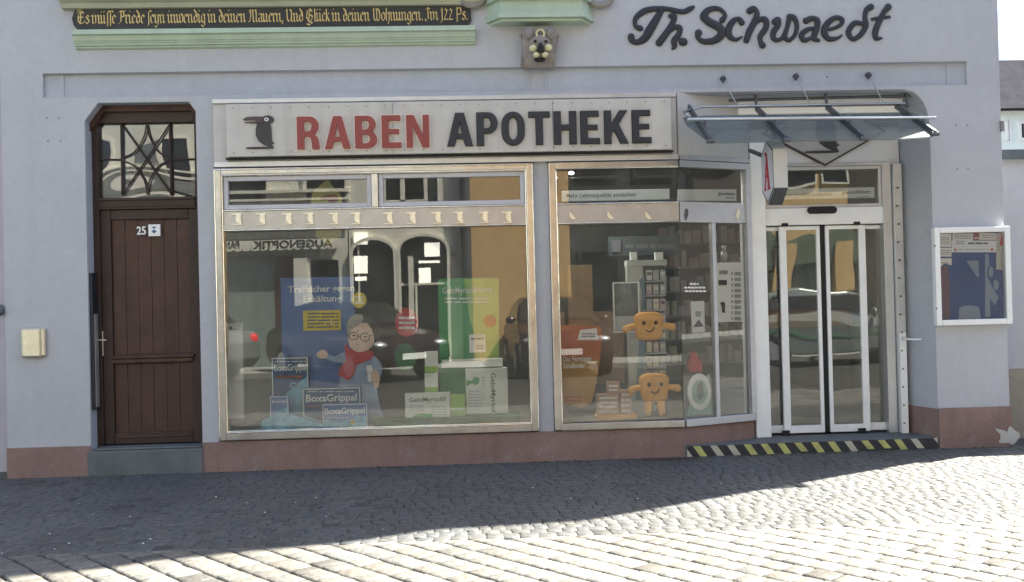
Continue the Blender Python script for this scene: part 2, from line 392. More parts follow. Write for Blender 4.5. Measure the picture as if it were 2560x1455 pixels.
struct(MB().box(-9, 12, -2.716, .3, -.028, -.008).build('joint_sand', mat('pavement_sand', (.075, .075, .07), .9, var=.2, scale=30), loc=(0, 0, 0)))
cells = []; dr = Vector((.66, -.75)).normalized(); dc = Vector((.75, .66)).normalized()
for i in range(-72, 110):
    s0 = rnd.uniform(0, .15); s = -6-s0; wv = .158
    base = dc*(i*wv)
    while s < 24:
        ln = rnd.uniform(.1, .17)
        c = base+dr*s+Vector((-10, 1))
        q = [c, c+dr*ln, c+dr*ln+dc*wv, c+dc*wv]
        if -7 < c.x < 9.5 and -10.9 < c.y and min(p.y for p in q) < -2.73:
            e = [rnd.uniform(-.005, .005) for _ in range(4)]
            q = [c+dc*e[0], c+dr*ln+dc*e[1], c+dr*ln+dc*(wv-.012+e[2]), c+dc*(wv-.012+e[3])]
            cells.append([(min(p.x, 99), min(p.y, -2.702)) for p in q])
        s += ln
setts('road', cells, ROAD, -.001, .115, .155, rag=.008, rd=.004, shr=.982)
# far pavement below the opposite houses
struct(MB().box(-30, 40, -13.0, -11.0, -.1, .1).build('far_pavement', mat('concrete_slab', (.25, .25, .24), .85, var=.1, scale=2), loc=(0, 0, 0)))
# chips and litter lying on the pavement
bits = MB()
for k in range(70):
    px, py = rnd.uniform(0, 2300), rnd.uniform(1190, 1390)
    d = ray(px, py); t = (-H+.004)/d.z; x, yy = d.x*t, d.y*t-D
    if yy > -2.65: r = rnd.uniform(.003, .0075); bits.ball((x, yy, .004), (r, r, r*.6), 6, 4)
tag(bits.build('pale_chips', PAPER, loc=(0, 0, 0)), 'tiny pale chips and crumbs scattered over the shaded pavement', 'litter')['kind'] = 'stuff'

# ------------------------------------------------------------------ the main house
house = thing('town_house', 'lilac plastered town house with brown plinth and ground floor shop front', 'house', (0, 0, 0))
XL, XR = -4.02, 4.90
right = [(4.90, 7.64), (4.52, 7.84), (4.09, 7.93), (4.06, 8.3), (4.0, 8.82), (3.69, 9.18), (3.49, 9.57), (3.42, 10.07), (3.11, 10.43), (2.2, 11.4), (1.3, 12.6)]
outline = [(XL, -.05), (XR, -.05)]+right+[(.44, 13.2)]+[(.88-x, z) for x, z in reversed(right)]
outline[-1] = (XL, 7.64)
doorhole = [(-3.31, -.04), (-2.35, -.04), (-2.35, 3.17), (-2.41, 3.255), (-3.19, 3.255), (-3.31, 3.1)]
shophole = [(-2.205, -.03), (4.235, -.03), (4.235, 2.90)]+arc(4.02, 2.93, .215, .335, 0, 70, 5)+[(4.0, 3.272), (-2.205, 3.272)]
band = [(-3.66, 3.306), (4.594, 3.306), (4.594, 3.51), (-3.66, 3.51)]
flat([outline, doorhole, shophole, band], 0, .03).build('wall', LILAC, house)
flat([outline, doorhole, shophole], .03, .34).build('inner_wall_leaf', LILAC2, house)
b = MB()
for x in (-3.496, .589, .743, 4.427): b.box(x-.006, x+.006, .018, .03, 3.307, 3.509)
b.build('band_rib', LILAC, house)
MB().box(-3.66, 4.594, -.004, .029, 3.511, 3.519).build('band_shadow', mat('band_shadow_grey', (.2, .21, .22), .8), house)  # dark strip painted in as the shade line along the band's top
b = MB(); b.box(XR-.34, XR, .34, 9, -.05, 7.6); b.build('side_wall', LILAC, house)
MB().box(XL, XL+.34, .34, 9, -.05, 7.6).build('side_wall', LILAC, house)
MB().prism([(XL, 7.55), (XR, 7.55), (.44, 12.8)], 'y', .345, 9).build('roof', mat('roof_slate', (.09, .085, .09), .7), house)
# screw holes and marks in the plaster
b = MB()
for px, py in ((118, 295), (147, 295), (120, 353), (152, 353), (2390, 313), (2418, 313), (2393, 423), (2420, 423)):
    x, z = PX(px, py); b.disc(x, z, .007, -.002, .002, 8)
b.disc(*PX(2068, 192, .03), .008, .027, .032, 8)
b.build('screw_hole', INK, house)
# plinths, proud of the plaster
MB().box(XL, -3.312, -.018, -.001, -.03, .265).build('plinth', PLINTH, house)
MB().box(-2.349, -2.206, -.012, -.001, -.03, .262).build('plinth', PLINTH, house)
MB().box(-2.204, 1.91, -.022, .28, -.03, .268).build('plinth', PLINTH, house)
b = MB().prism([(1.91, -.021), (1.912, .28), (2.63, .5), (2.64, .31)], 'z', -.03, .267); b.build('plinth', PLINTH, house)
b = MB().box(4.237, XR+.012, -.016, -.001, -.03, .366); b.box(XR+.001, XR+.014, 0, 2, -.03, .366); b.build('plinth', PLINTH, house)
flat([[PX(*p, -.017) for p in catmull([(2487,1069),(2496,1073),(2513,1077),(2517,1082),(2521,1070),(2526,1066),(2536,1076),(2547,1082),(2549,1091),(2543,1100),(2533,1111),(2520,1107),(2506,1108),(2497,1105),(2501,1096),(2500,1086),(2493,1079),(2487,1069)], 4)[:-1]]], -.02, -.0165).build('peeled_plaster', mat('bare_plaster', (.5, .5, .47), .9), house)
# splayed right side of the entrance recess
MB().prism([(4.236, .003), (4.13, .42), (4.5, .42), (4.5, .345), (4.237, .342)], 'z', -.03, 3.27).build('entrance_reveal', LILAC, house)
MB().prism([(4.2355, -.004), (4.118, .42), (4.13, .42), (4.2365, .003)], 'z', -.02, .362).build('plinth', PLINTH, house)
# pier between the shop windows
MB().box(.607, .738, .002, .3, .268, 2.70).build('pier', LILAC, house)
# house interior: ceiling, floor, walls
MB().box(-2.2, 4.5, .5, 6.0, .2, .262).build('shop_floor', INTF, house)
MB().box(-2.2, 1.9, .06, .9, .2, .285).build('display_floor', mat('display_floor_grey', (.14, .15, .13), .5, var=.2), house)
MB().box(-2.2, 4.5, .42, 6.0, 2.95, 3.05).build('shop_ceiling', mat('shop_ceiling_paint', (.2, .2, .19), .8), house)
b = MB(); b.box(-2.3, -2.2, .35, 6, .2, 3); b.box(4.5, 4.6, .43, 6, .1, 3); b.box(-2.3, 4.6, 6, 6.1, .2, 3); b.build('shop_inner_wall', INTW, house)

# moss and grit along the wall foot
rc = random.Random(21)
b = MB()
for k in range(520):
    x = rc.uniform(-4.0, 4.9)
    if rc.random() < .55+.4*math.sin(x*2.1)*math.sin(x*5.3): continue
    y = -.03-abs(rc.gauss(0, .025))+(-.03 if 1.9 < x < 4.25 else 0); q = rc.uniform(.004, .012)
    b.ball((x, y, .002), (q*1.4, q, q*rc.uniform(.4, 1.1)), 5, 4)
o = b.build('moss', mat('moss_and_grit', (.055, .065, .04), .95, var=.5, scale=12), loc=(0, 0, 0)); tag(o, 'patchy moss and grit in the joint where pavement meets the plinth', 'moss'); o['kind'] = 'stuff'

# ---- green ledges, console, corbel
def ledge(px0, px1, prof, ys, name, material):      # profile in (y out, z) swept along X
    x0 = PX(px0, ys, 0)[0]; x1 = PX(px1, ys, 0)[0]
    return MB().prism(prof, 'x', x0, x1).build(name, material, house)
z0 = PX(700, 117)[1]; z1 = PX(700, 78)[1]
ledge(192, 1188, [(0, z0-.012), (-.028, z0), (-.028, z0+.014), (-.05, z0+.018), (-.05, z0+.034), (-.06, z0+.036), (-.064, z0+.048), (-.075, z0+.052), (-.088, z0+.088), (-.092, z1-.045), (-.118, z1-.04), (-.118, z1), (0, z1+.005)], 95, 'window_ledge', GREEN)
z0 = PX(700, 22)[1]
ledge(160, 1205, [(0, z0), (-.06, z0+.006), (-.08, z0+.04), (-.12, z0+.06), (-.13, z0+.14), (0, z0+.15)], 10, 'window_ledge', OLIVE)
con = None
zb, zm1, zm2, zt = PX(1345, 66)[1], PX(1345, 45)[1], PX(1345, 14)[1], PX(1345, -30)[1]
def hexa(xc, wf, wb, dp): return [(xc-wb, 0), (xc-wf, -dp), (xc+wf, -dp), (xc+wb, 0)]
xc = PX(1352, 40, -.1)[0]
con = MB().prism(hexa(xc, .36, .47, .16), 'z', zm1-.002, zm2).build('console', GREEN, house)
MB().prism(hexa(xc, .375, .49, .185), 'z', zb+.03, zm1).build('console_moulding', GREEN, con)
MB().prism(hexa(xc, .35, .455, .15), 'z', zb+.005, zb+.028).build('console_moulding', GREEN, con)
MB().prism(hexa(xc, .385, .50, .2), 'z', zm2+.002, zt).build('console_moulding', GREEN, con)
COR = mat('corbel_stone', (.27, .25, .24), .8, var=.2, scale=9, bump=.4, bscale=40, stain=((.2, .2, .12), 8, .55, .6))
x0, zc0 = PX(1308, 168, -.1); x1, zc1 = PX(1385, 68, -.12)
cor = MB().prism([(0, zc0), (-.07, zc0), (-.11, zc0+.08), (-.12, zc0+.2), (-.15, zc1), (0, zc1)], 'x', x0, x1).build('corbel', COR, house, bevel=.008)
b = MB()
for px in (1322, 1378):
    x, z = PX(px, 82, -.15); b.ball((x, -.13, z), (.045, .05, .06))
b.build('ear', COR, cor, smooth=True)
b = MB()
for s in (0, 1):
    pts = [(1300, 85), (1305, 100), (1306, 130), (1304, 165)] if s == 0 else [(1396, 88), (1392, 110), (1388, 140), (1384, 165)]
    b.tube([(PX(*p, -.1)[0], -.1, PX(*p, -.1)[1]) for p in pts], .01, 6)
b.build('scroll_edge', COR, cor, smooth=True)
fy = -.14
b = MB(); x, z = PX(1350, 105, fy); b.ball((x, -.11, z), (.1, .07, .085)); b.build('muzzle', COR, cor, smooth=True)
b = MB()
for px in (1338, 1365): x, z = PX(px, 103, -.18); b.ball((x, -.175, z), (.015, .012, .013), 10, 6)
b.build('eye', DARK, cor, smooth=True)
CREAM = mat('cream_paint', (.62, .6, .36), .6, var=.2, scale=20)
b = MB()
for px, py, r in ((1333, 120, .036), (1371, 118, .036), (1341, 136, .03), (1363, 136, .03)): x, z = PX(px, py, -.18); b.ball((x, -.17, z), (r, .03, r*.85))
b.build('cheek', CREAM, cor, smooth=True)
b = MB(); x, z = PX(1352, 118, -.2); b.ball((x, -.19, z), (.022, .025, .045)); x, z = PX(1352, 127, -.2); b.ball((x, -.19, z), (.034, .02, .016)); b.build('nose', DARK, cor, smooth=True)
b = MB(); x, z = PX(1350, 148, -.16); b.ball((x-.02, -.14, z), (.03, .02, .02)); b.ball((x+.02, -.14, z), (.03, .02, .02)); b.build('mouth', DARK, cor, smooth=True)
b = MB(); x, z = PX(1351, 84, -.17); b.tube([(x+.034*math.cos(R_(a)), -.165, z+.036*math.sin(R_(a))) for a in range(-55, 236, 20)], .009, 8); b.build('curl', CREAM, cor, smooth=True)
b = MB()
for px, s in ((1180, 1), (1500, -1)):
    x, z = PX(px, 2, -.05); b.tube([(x+s*.1*math.cos(R_(a)), -.05, z+.07*math.sin(R_(a))+.03) for a in range(180, 361, 20)], .03, 8)
b.build('scroll_ornament', COR, house, smooth=True)

# ---- old house door with transom
dy = .17
fd = MB()
fd.box(-3.315, -3.255, dy-.02, dy+.1, .22, 3.30); fd.box(-2.41, -2.345, dy-.02, dy+.1, .22, 3.30)
fd.box(-3.255, -2.41, dy-.02, dy+.1, 3.105, 3.3)
zt0 = PX(365, 487, dy)[1]; zl = PX(370, 520, dy)[1]
fd.box(-3.255, -2.41, dy-.03, dy+.1, zl-.01, zt0-.025); fd.box(-3.255, -2.41, dy-.05, dy+.02, zt0-.05, zt0-.03); fd.box(-3.255, -2.41, dy-.04, dy+.02, zl+.01, zl+.03)
door = fd.build('front_door', WOOD2, house, bevel=.004)
b = MB(); b.prism([(-3.31, 3.1), (-3.19, 3.254), (-2.41, 3.254), (-2.35, 3.17), (-2.35, 3.12), (-2.42, 3.2), (-3.18, 3.2), (-3.25, 3.105), (-3.31, 3.03)], 'y', dy-.06, dy-.021)
b.build('head_moulding', WOOD, door)
xa, xb = -3.255, -2.41
zr = PX(370, 895, dy)[1]; zd0 = .245; zd1 = zl-.01
leaf = MB(); leaf.box(xa, xa+.09, dy, dy+.05, zd0, zd1); leaf.box(xb-.07, xb, dy, dy+.05, zd0, zd1)
leaf.box(xa+.09, xb-.07, dy, dy+.05, zd1-.09, zd1); leaf.box(xa+.09, xb-.07, dy, dy+.05, zr-.05, zr+.04); leaf.box(xa+.09, xb-.07, dy, dy+.05, zd0, zd0+.1)
leaf = leaf.build('door_leaf', WOOD2, door, bevel=.006)
b = MB(); x = xa+.09; n = 6; wv = (xb-.07-x)/n
for i in range(n): b.box(x+i*wv+.002, x+(i+1)*wv-.002, dy+.025+.002*(i % 2), dy+.045, zr+.04, zd1-.09); b.box(x+i*wv+.002, x+(i+1)*wv-.002, dy+.025+.002*(i % 2), dy+.045, zd0+.1, zr-.05)
b.build('plank_panel', WOOD, door)
b = MB(); b.box(xa+.07, xb-.04, dy-.03, dy, zr, zr+.025); b.box(xa+.08, xb-.05, dy-.02, dy, zr-.04, zr-.005); b.box(xa+.12, xb-.1, dy-.012, dy, zd0+.055, zd0+.075)
b.build('weather_moulding', WOOD, door, bevel=.006)
b = MB(); b.pbox(247, 828, 258, 890, dy-.012, dy); x, z = PX(252, 850, dy); b.tube([(x, dy-.01, z), (x, dy-.05, z), (x+.07, dy-.055, z)], .008, 8); b.build('door_handle', BRASS, door, smooth=False, bevel=.002)
b = MB(); x0, z = PX(250, 960, dy); b.box(x0-.004, x0+.004, dy-.004, dy, .27, PX(252, 900, dy)[1]); b.build('edge_strip', STEEL, door)
p = MB().pbox(371, 561, 400, 590, dy-.01, dy+.02).build('door_plate', PAPER, door)
b = MB(); x, z = PX(385, 575, dy-.012)
b.prism([(x-.022, z+.03), (x+.022, z+.03), (x, z+.01)], 'y', dy-.013, dy-.01); b.prism([(x-.022, z-.012), (x, z+.006), (x+.022, z-.012), (x, z-.032)], 'y', dy-.013, dy-.01); b.build('arrow_mark', DBLUE, p)
ptext('25', 342, 566, 365, 587, dy-.002, PAPER, door, 'house_number', bold=.02, ext=.004)
MB().box(-3.255, -2.41, dy+.03, dy+.035, zt0-.03, 3.11).build('transom_pane', PANEW, door)
b = MB()
def mt(pts, r=.0075):
    b.tube([(PX(px, py, dy)[0], dy+.005, PX(px, py, dy)[1]) for px, py in catmull(pts, 6)], r, 6)
for l in ([(303, 308), (306, 488)], [(424, 308), (428, 488)]): mt(l, .012)
for l in ([(240, 398), (305, 399)], [(426, 399), (492, 397)], [(304, 310), (366, 398), (428, 486)], [(424, 310), (366, 398), (306, 486)],
          [(366, 310), (358, 345), (335, 380), (304, 398), (335, 415), (360, 450), (368, 486)], [(366, 310), (375, 345), (396, 380), (426, 398), (396, 415), (374, 450), (368, 486)]): mt(l)
b.build('muntin', WOOD2, door, smooth=True)
MB().box(-3.3, -2.36, 1.2, 1.25, 0, 3.3).build('hall_wall', INTW, house)
b = MB(); b.box(-3.335, -2.345, -.028, .3, -.03, .215); b.box(-3.3, -2.36, .0, .3, .216, .235)
b.build('door_step', STEP, house, bevel=.012)
# metal intercom rail in the left reveal
t = thing('letterbox_rail', 'tall narrow dark steel letterbox panel in the left door reveal', 'letterbox', (-3.3, .08, .7))
MB().box(-3.309, -3.285, .03, .16, PX(225, 1025)[1], PX(225, 682)[1]).build('panel', mat('blue_black_metal', (.03, .035, .05), .4, .4), t)
b = MB().box(-3.284, -3.276, .06, .13, PX(232, 1020)[1], PX(232, 785)[1]); b.build('flap', SILV, t)
# brass bell box on the wall
t = thing('bell_box', 'small dented pale brass metal box on the lilac wall left of the wooden door', 'bell box', (PX(88, 893)[0], 0, PX(88, 893)[1]))
x0, zt_ = PX(57, 820); x1, zb_ = PX(118, 893)
MB().box(x0, x1-.03, -.05, -.001, zb_, zt_).build('box_body', BRASS, t, bevel=.018)
MB().box(x1-.055, x1, -.035, -.002, zb_+.01, zt_-.005).build('side_cover', BRASS, t, bevel=.012)

# ---- inscription board with broad nib black letter
t = thing('inscription_board', 'long black wooden board with gold black-letter verse between the green ledges', 'inscription board', (PX(680, 50)[0], 0, PX(680, 78)[1]))
bz0, bz1 = PX(680, 72)[1], PX(680, 16)[1]; bx0, bx1 = PX(183, 48)[0], PX(1178, 40)[0]; bh = bz1-bz0
flat([[(bx0, bz0+bh*.5), (bx0+.02, bz0+bh*.8), (bx0+.05, bz1), (bx1-.04, bz1), (bx1-.005, bz1-.04), (bx1, bz0+.05), (bx1-.03, bz0), (bx0+.05, bz0), (bx0+.015, bz0+bh*.2)]], -.03, -.001).build('board', BLACKB, t)
# strokes per letter: polylines in units (x-height 1, stroke pitch .5)
def st(*p): return list(p)
MI = lambda x: [(x-.1, .85), (x, 1), (x+.1, .88), (x+.1, .12), (x+.2, 0), (x+.3, .15)]
BL = {'i': ([MI(0), [(.1, 1.35), (.2, 1.45)]], .42), 'n': ([MI(0)[:4]+[(.2, 0)], [(.1, .8), (.42, 1), (.52, .85)], [(.52, .88), (.52, .12), (.62, 0), (.72, .12)]], .82),
      'm': ([MI(0)[:4]+[(.2, 0)], [(.1, .8), (.42, 1), (.52, .88), (.52, .1)], [(.52, .8), (.84, 1), (.94, .88), (.94, .12), (1.04, 0), (1.14, .12)]], 1.22),
      'u': ([MI(0), [(.2, 0), (.5, .15)], [(.42, 1), (.52, .9), (.52, .12), (.62, 0), (.7, .12)]], .82),
      'e': ([[(.5, .2), (.25, 0), (.08, .18), (.08, .8), (.3, 1), (.5, .78), (.12, .45)]], .62), 'r': ([MI(0)[:4]+[(.2, 0)], [(.12, .8), (.35, 1), (.48, .85)]], .5),
      'd': ([[(.5, .45), (.5, .15), (.28, 0), (.08, .18), (.08, .7), (.3, .95), (.5, .6)], [(.5, .6), (.45, 1.1), (.1, 1.55)]], .66),
      'w': ([MI(0), [(.2, 0), (.45, .15)], [(.42, 1), (.5, .9), (.5, .1), (.6, 0)], [(.6, 0), (.92, .15), (.92, .8), (.75, 1.1)]], 1.05), 'g': ([[(.5, .9), (.3, 1), (.08, .8), (.08, .2), (.28, 0), (.5, .2)], [(.5, 1), (.5, -.3), (.3, -.5), (.05, -.35)]], .66),
      'a': ([[(.1, .85), (.3, 1), (.5, .85), (.5, .12), (.62, 0)], [(.5, .6), (.1, .4), (.1, .15), (.28, 0), (.5, .2)]], .7), 's': ([[(.5, .85), (.3, 1), (.1, .8), (.48, .4), (.48, .15), (.28, 0), (.05, .15)]], .6),
      'S': ([[(.1, -.35), (.2, -.2), (.2, 1.3), (.4, 1.55), (.55, 1.4)]], .42), 'f': ([[(.1, -.35), (.2, -.2), (.2, 1.3), (.4, 1.55), (.55, 1.4)], [(.0, .95), (.45, .95)]], .42),
      'b': ([[(.1, 1.55), (.1, .12), (.3, 0), (.5, .2), (.5, .75), (.3, 1), (.1, .8)]], .66), 'h': ([[(.1, 1.55), (.1, 0)], [(.1, .8), (.4, 1), (.52, .8), (.52, .1), (.35, -.35)]], .7),
      'o': ([[(.3, 1), (.08, .8), (.08, .2), (.3, 0), (.52, .2), (.52, .8), (.3, 1)]], .66), 'y': ([MI(0), [(.42, 1), (.52, .9), (.5, -.1), (.25, -.5), (.05, -.4)]], .74),
      'c': ([[(.45, .85), (.3, 1), (.08, .8), (.08, .2), (.28, 0), (.5, .18)]], .55), 'k': ([[(.1, 1.5), (.1, 0)], [(.1, .5), (.4, .95)], [(.2, .55), (.5, 0)]], .62), 't': ([[(.2, 1.25), (.2, .12), (.35, 0), (.5, .12)], [(0, .95), (.42, .95)]], .52), 'l': ([[(.15, 1.55), (.15, .1), (.3, 0)]], .38),
      'E': ([[(.9, 1.2), (.7, 1.5), (.3, 1.4), (.12, .9), (.15, .3), (.45, 0), (.85, .1), (1, .35)], [(.5, 1.5), (.45, .3)], [(.2, .8), (.8, .8)], [(-.1, 1.3), (.1, 1.6), (.5, 1.7)]], 1.15),
      'F': ([[(-.1, 1.3), (.2, 1.5), (.8, 1.45), (1, 1.6)], [(.35, 1.45), (.3, .2), (.05, 0)], [(.35, .8), (.75, .8)], [(.7, 1.4), (.75, .9)]], .95), 'M': ([[(0, 1.2), (.25, 1.5), (.35, .9), (.2, .1), (0, 0)], [(.3, 1.3), (.65, 1.5), (.7, .1), (.85, 0)], [(.7, 1.3), (1.05, 1.5), (1.15, .9), (1.1, .2), (1.25, 0)]], 1.4),
      'U': ([[(-.05, 1.3), (.15, 1.5), (.2, .3), (.4, 0), (.7, .2), (.8, .6)], [(.6, 1.5), (.8, 1.3), (.8, .1), (.95, 0)]], 1.1), 'G': ([[(.9, 1.2), (.6, 1.55), (.2, 1.3), (.1, .5), (.4, 0), (.8, .1), (.95, .6), (.6, .8)], [(.5, 1.4), (.45, .3)], [(.1, -.3), (.5, -.45), (.9, -.2), (.5, -.1)]], 1.15),
      'W': ([[(0, 1.3), (.2, 1.5), (.25, .2), (.45, 0), (.65, .2)], [(.55, 1.5), (.65, 1.3), (.65, .1)], [(.65, .1), (.9, 0), (1.1, .4), (1.05, 1.1), (.85, 1.45)]], 1.3), 'I': ([[(0, 1.3), (.3, 1.5), (.6, 1.4)], [(.35, 1.4), (.4, .2), (.1, -.1), (-.05, .1)]], .7),
      'P': ([[(0, 1.3), (.25, 1.5), (.25, -.2)], [(.25, 1.4), (.7, 1.5), (.85, 1.1), (.7, .7), (.25, .65)]], .95), '1': ([[(.0, 1.2), (.2, 1.45), (.2, -.1), (0, -.3)]], .4), '2': ([[(.05, 1.1), (.3, 1.35), (.55, 1.1), (.1, .05), (.6, .05)]], .72),
      ',': ([[(.1, .1), (.05, -.25)]], .25), '.': ([[(.1, .1), (.15, 0)]], .28), ' ': ([], .34)}
def black_letter(txt, x0, x1, zbase, xh, Y, nib=.17):
    tot = 0
    for c in txt: tot += BL[c if c != 'ü' else 'u'][1]
    sx = (x1-x0)/tot; b = MB(); x = x0; k = 0; nv = (nib*sx*.85, nib*xh*.75)
    for c in txt:
        strokes, wd = BL[c if c != 'ü' else 'u']
        if c == 'ü': strokes = strokes+[[(.1, 1.35), (.15, 1.45)], [(.5, 1.35), (.55, 1.45)]]
        for s_ in strokes:
            for p, q in zip(s_, s_[1:]):
                k += 1; yy = Y-.0004*(k % 7)
                P = (x+p[0]*sx, zbase+p[1]*xh); Q = (x+q[0]*sx, zbase+q[1]*xh)
                b.prism([(P[0]-nv[0]/2, P[1]-nv[1]/2), (Q[0]-nv[0]/2, Q[1]-nv[1]/2), (Q[0]+nv[0]/2, Q[1]+nv[1]/2), (P[0]+nv[0]/2, P[1]+nv[1]/2)], 'y', yy-.004, yy)
                cxx, czz = Q; b.prism([(cxx-nv[0]*.5, czz-nv[1]*.5), (cxx+nv[0]*.35, czz-nv[1]*.35), (cxx+nv[0]*.5, czz+nv[1]*.5), (cxx-nv[0]*.35, czz+nv[1]*.35)], 'y', yy-.0045, yy)
        x += wd*sx
    return b
black_letter('Es müSSe Friede Seyn inwendig in deinen Mauern, Und Glück in deinen Wohnungen. Im 122 Ps.', bx0+.05, bx1-.03, bz0+bh*.27, bh*.36, -.031).build('verse_lettering', GOLD, t)

# ---- painted name in slate script
t = thing('script_name_lettering', 'dark slate script lettering of the shop owner name high on the lilac wall', 'wall lettering', (PX(1900, 120)[0], 0, PX(1900, 120)[1]))
SCR = {'capital_letter': [[(345,165,30),(318,150,22),(322,105,26),(375,64,30),(450,52,26),(520,57,24),(590,70,26),(635,52,26),(652,42,16)], [(470,62,24),(440,110,36),(405,170,42),(372,222,38),(330,245,28),(300,236,30),(294,214,34)]],
 'letter_h': [[(520,95,24),(540,92,28),(540,118,26),(505,180,32),(455,248,36)], [(500,195,16),(545,160,24),(575,162,26),(568,200,28),(540,238,30),(545,268,24),(532,282,14)]],
 'full_stop': [[(590,243,40),(596,243,40)]],
 'capital_s': [[(818,118,30),(835,88,20),(800,54,24),(745,57,30),(712,95,38),(745,130,40),(800,160,42),(815,200,40),(770,236,34),(710,240,28),(678,218,24),(682,192,36)]],
 'letter_c': [[(930,132,32),(915,110,22),(880,125,30),(855,170,34),(862,212,30),(895,230,20),(930,215,10)]],
 'letter_h_second': [[(975,66,32),(1000,50,26),(1018,85,28),(997,140,32),(972,190,34),(957,235,30)], [(985,160,12),(1030,118,24),(1068,115,28),(1070,160,30),(1038,210,28),(1038,240,24),(1050,262,34)]],
 'letter_w': [[(1122,128,34),(1140,112,26),(1142,145,26),(1112,190,30),(1118,228,26),(1158,225,20),(1188,170,22),(1200,125,26)], [(1190,170,22),(1178,210,26),(1200,234,22),(1235,205,20),(1248,150,24),(1232,105,28),(1206,100,32)]],
 'letter_a': [[(1300,122,32),(1335,108,28),(1366,122,30),(1360,170,30),(1345,220,30),(1372,235,18)], [(1355,165,16),(1310,172,24),(1275,202,28),(1290,234,26),(1340,215,16)]],
 'letter_e': [[(1400,178,14),(1450,168,18),(1500,145,20),(1508,115,24),(1470,105,26),(1425,135,30),(1405,185,34),(1430,225,28),(1480,222,18),(1505,205,10)]],
 'letter_d': [[(1625,140,22),(1580,135,26),(1545,185,28),(1568,226,24),(1612,205,26),(1645,150,28),(1640,100,24),(1648,60,26),(1675,42,32)]],
 'letter_t': [[(1775,42,34),(1748,75,26),(1720,130,30),(1700,185,32),(1705,222,26),(1735,222,12)], [(1680,112,14),(1720,106,18),(1780,100,16)]]}
for k, strokes in SCR.items():
    b = MB()
    for s_ in strokes:
        pts = catmull(s_, 5); P = []
        for px, py, wd in pts:
            x, z = PX(1450+px/2.306, py/2.306); P.append((x, z, wd/2.306/281/2*1.2))
        tmp = MB(); tmp.tube([(x, 0, z) for x, z, r in P], [r for *_, r in P], 10)
        for e in (P[0], P[-1]): tmp.ball((e[0], 0, e[1]), e[2], 10, 8)
        b.add([(v[0], v[1]*.5-.012, v[2]) for v in tmp.v], tmp.f)
    b.build('letter' if k != 'full_stop' else k, SLATEL, t, smooth=True)

# ---- shop sign
t = thing('shop_sign', 'long pale sign panel with black raven and bold red and black lettering above the windows', 'shop sign', (0, 0, 2.7))
MB().box(-2.195, 1.90, -.035, .03, 2.675, 3.268).build('backing_panel', FASC, t, bevel=.004)
MB().box(-2.19, 1.91, -.05, -.036, 2.665, 2.715).build('lower_rail', SILV, t, bevel=.004)
MB().box(-2.19, 1.90, -.06, -.036, 3.222, 3.262).build('upper_rail', SILV, t, bevel=.004)
sx0, sx1, sz0, sz1 = -2.055, 1.835, 2.742, 3.2
MB().box(sx0, sx1, -.13, -.036, sz0, sz1).build('sign_box', SIGNW, t, bevel=.006)
b = MB()
for z in (sz0+.035, sz1-.035):
    for i in range(24): b.disc(sx0+.06+i*(sx1-sx0-.12)/23, z, .006, -.1325, -.13, 8)
b.build('screw_head', mat('rusty_screw', (.2, .17, .14), .6), t)
b = MB(); b.box(-.62, -.616, -.1312, -.13, sz0+.01, sz1-.01); b.box(.78, .784, -.1312, -.13, sz0+.01, sz1-.01); b.build('panel_joint', INK, t)
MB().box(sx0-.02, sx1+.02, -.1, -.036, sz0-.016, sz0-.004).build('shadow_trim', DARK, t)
RV = {'body': [(360,298),(345,360),(345,430),(375,490),(430,530),(490,552),(485,572),(537,568),(535,550),(515,522),(548,508),(520,488),(512,340),(500,305),(430,292)],
      'beak': [(200,256),(240,230),(330,222),(425,224),(425,300),(365,292),(330,262),(230,264)],
      'lower_beak': [(220,284),(330,276),(372,286),(400,302),(365,302),(300,294),(225,290)],
      'ground_line': [(232,572),(250,556),(330,552),(490,550),(490,572),(330,574),(250,570)]}
def raven(parent, Y, th, fx, flipmat=None, parts=('body', 'beak', 'lower_beak', 'ground_line'), eye=True):
    # fx maps the emblem drawing to (x, z)
    o = []
    for k in parts:
        o.append(flat([[fx(*p) for p in RV[k]]], Y-th, Y).build('raven_'+k, flipmat or (BEAK if 'beak' in k else RAVEN), parent))
    hd = [(475+66*math.cos(a*math.pi/9), 257+46*math.sin(a*math.pi/9)) for a in range(18)]
    flat([[fx(*p) for p in hd]], Y-th-.002, Y-.0005).build('raven_head', flipmat or RAVEN, parent)
    if eye:
        for r, m_, d in ((24, PAPER, .003), (12, RAVEN, .005)):
            e = [(462+r*math.cos(a*math.pi/6), 255+r*.8*math.sin(a*math.pi/6)) for a in range(12)]
            flat([[fx(*p) for p in e]], Y-th-.002-d, Y-th-.0022).build('raven_eye', m_, parent)
raven(t, -.1305, .012, lambda a, b_: PX(560+a/4.339, 240+b_/4.339, -.14))
ST = .31
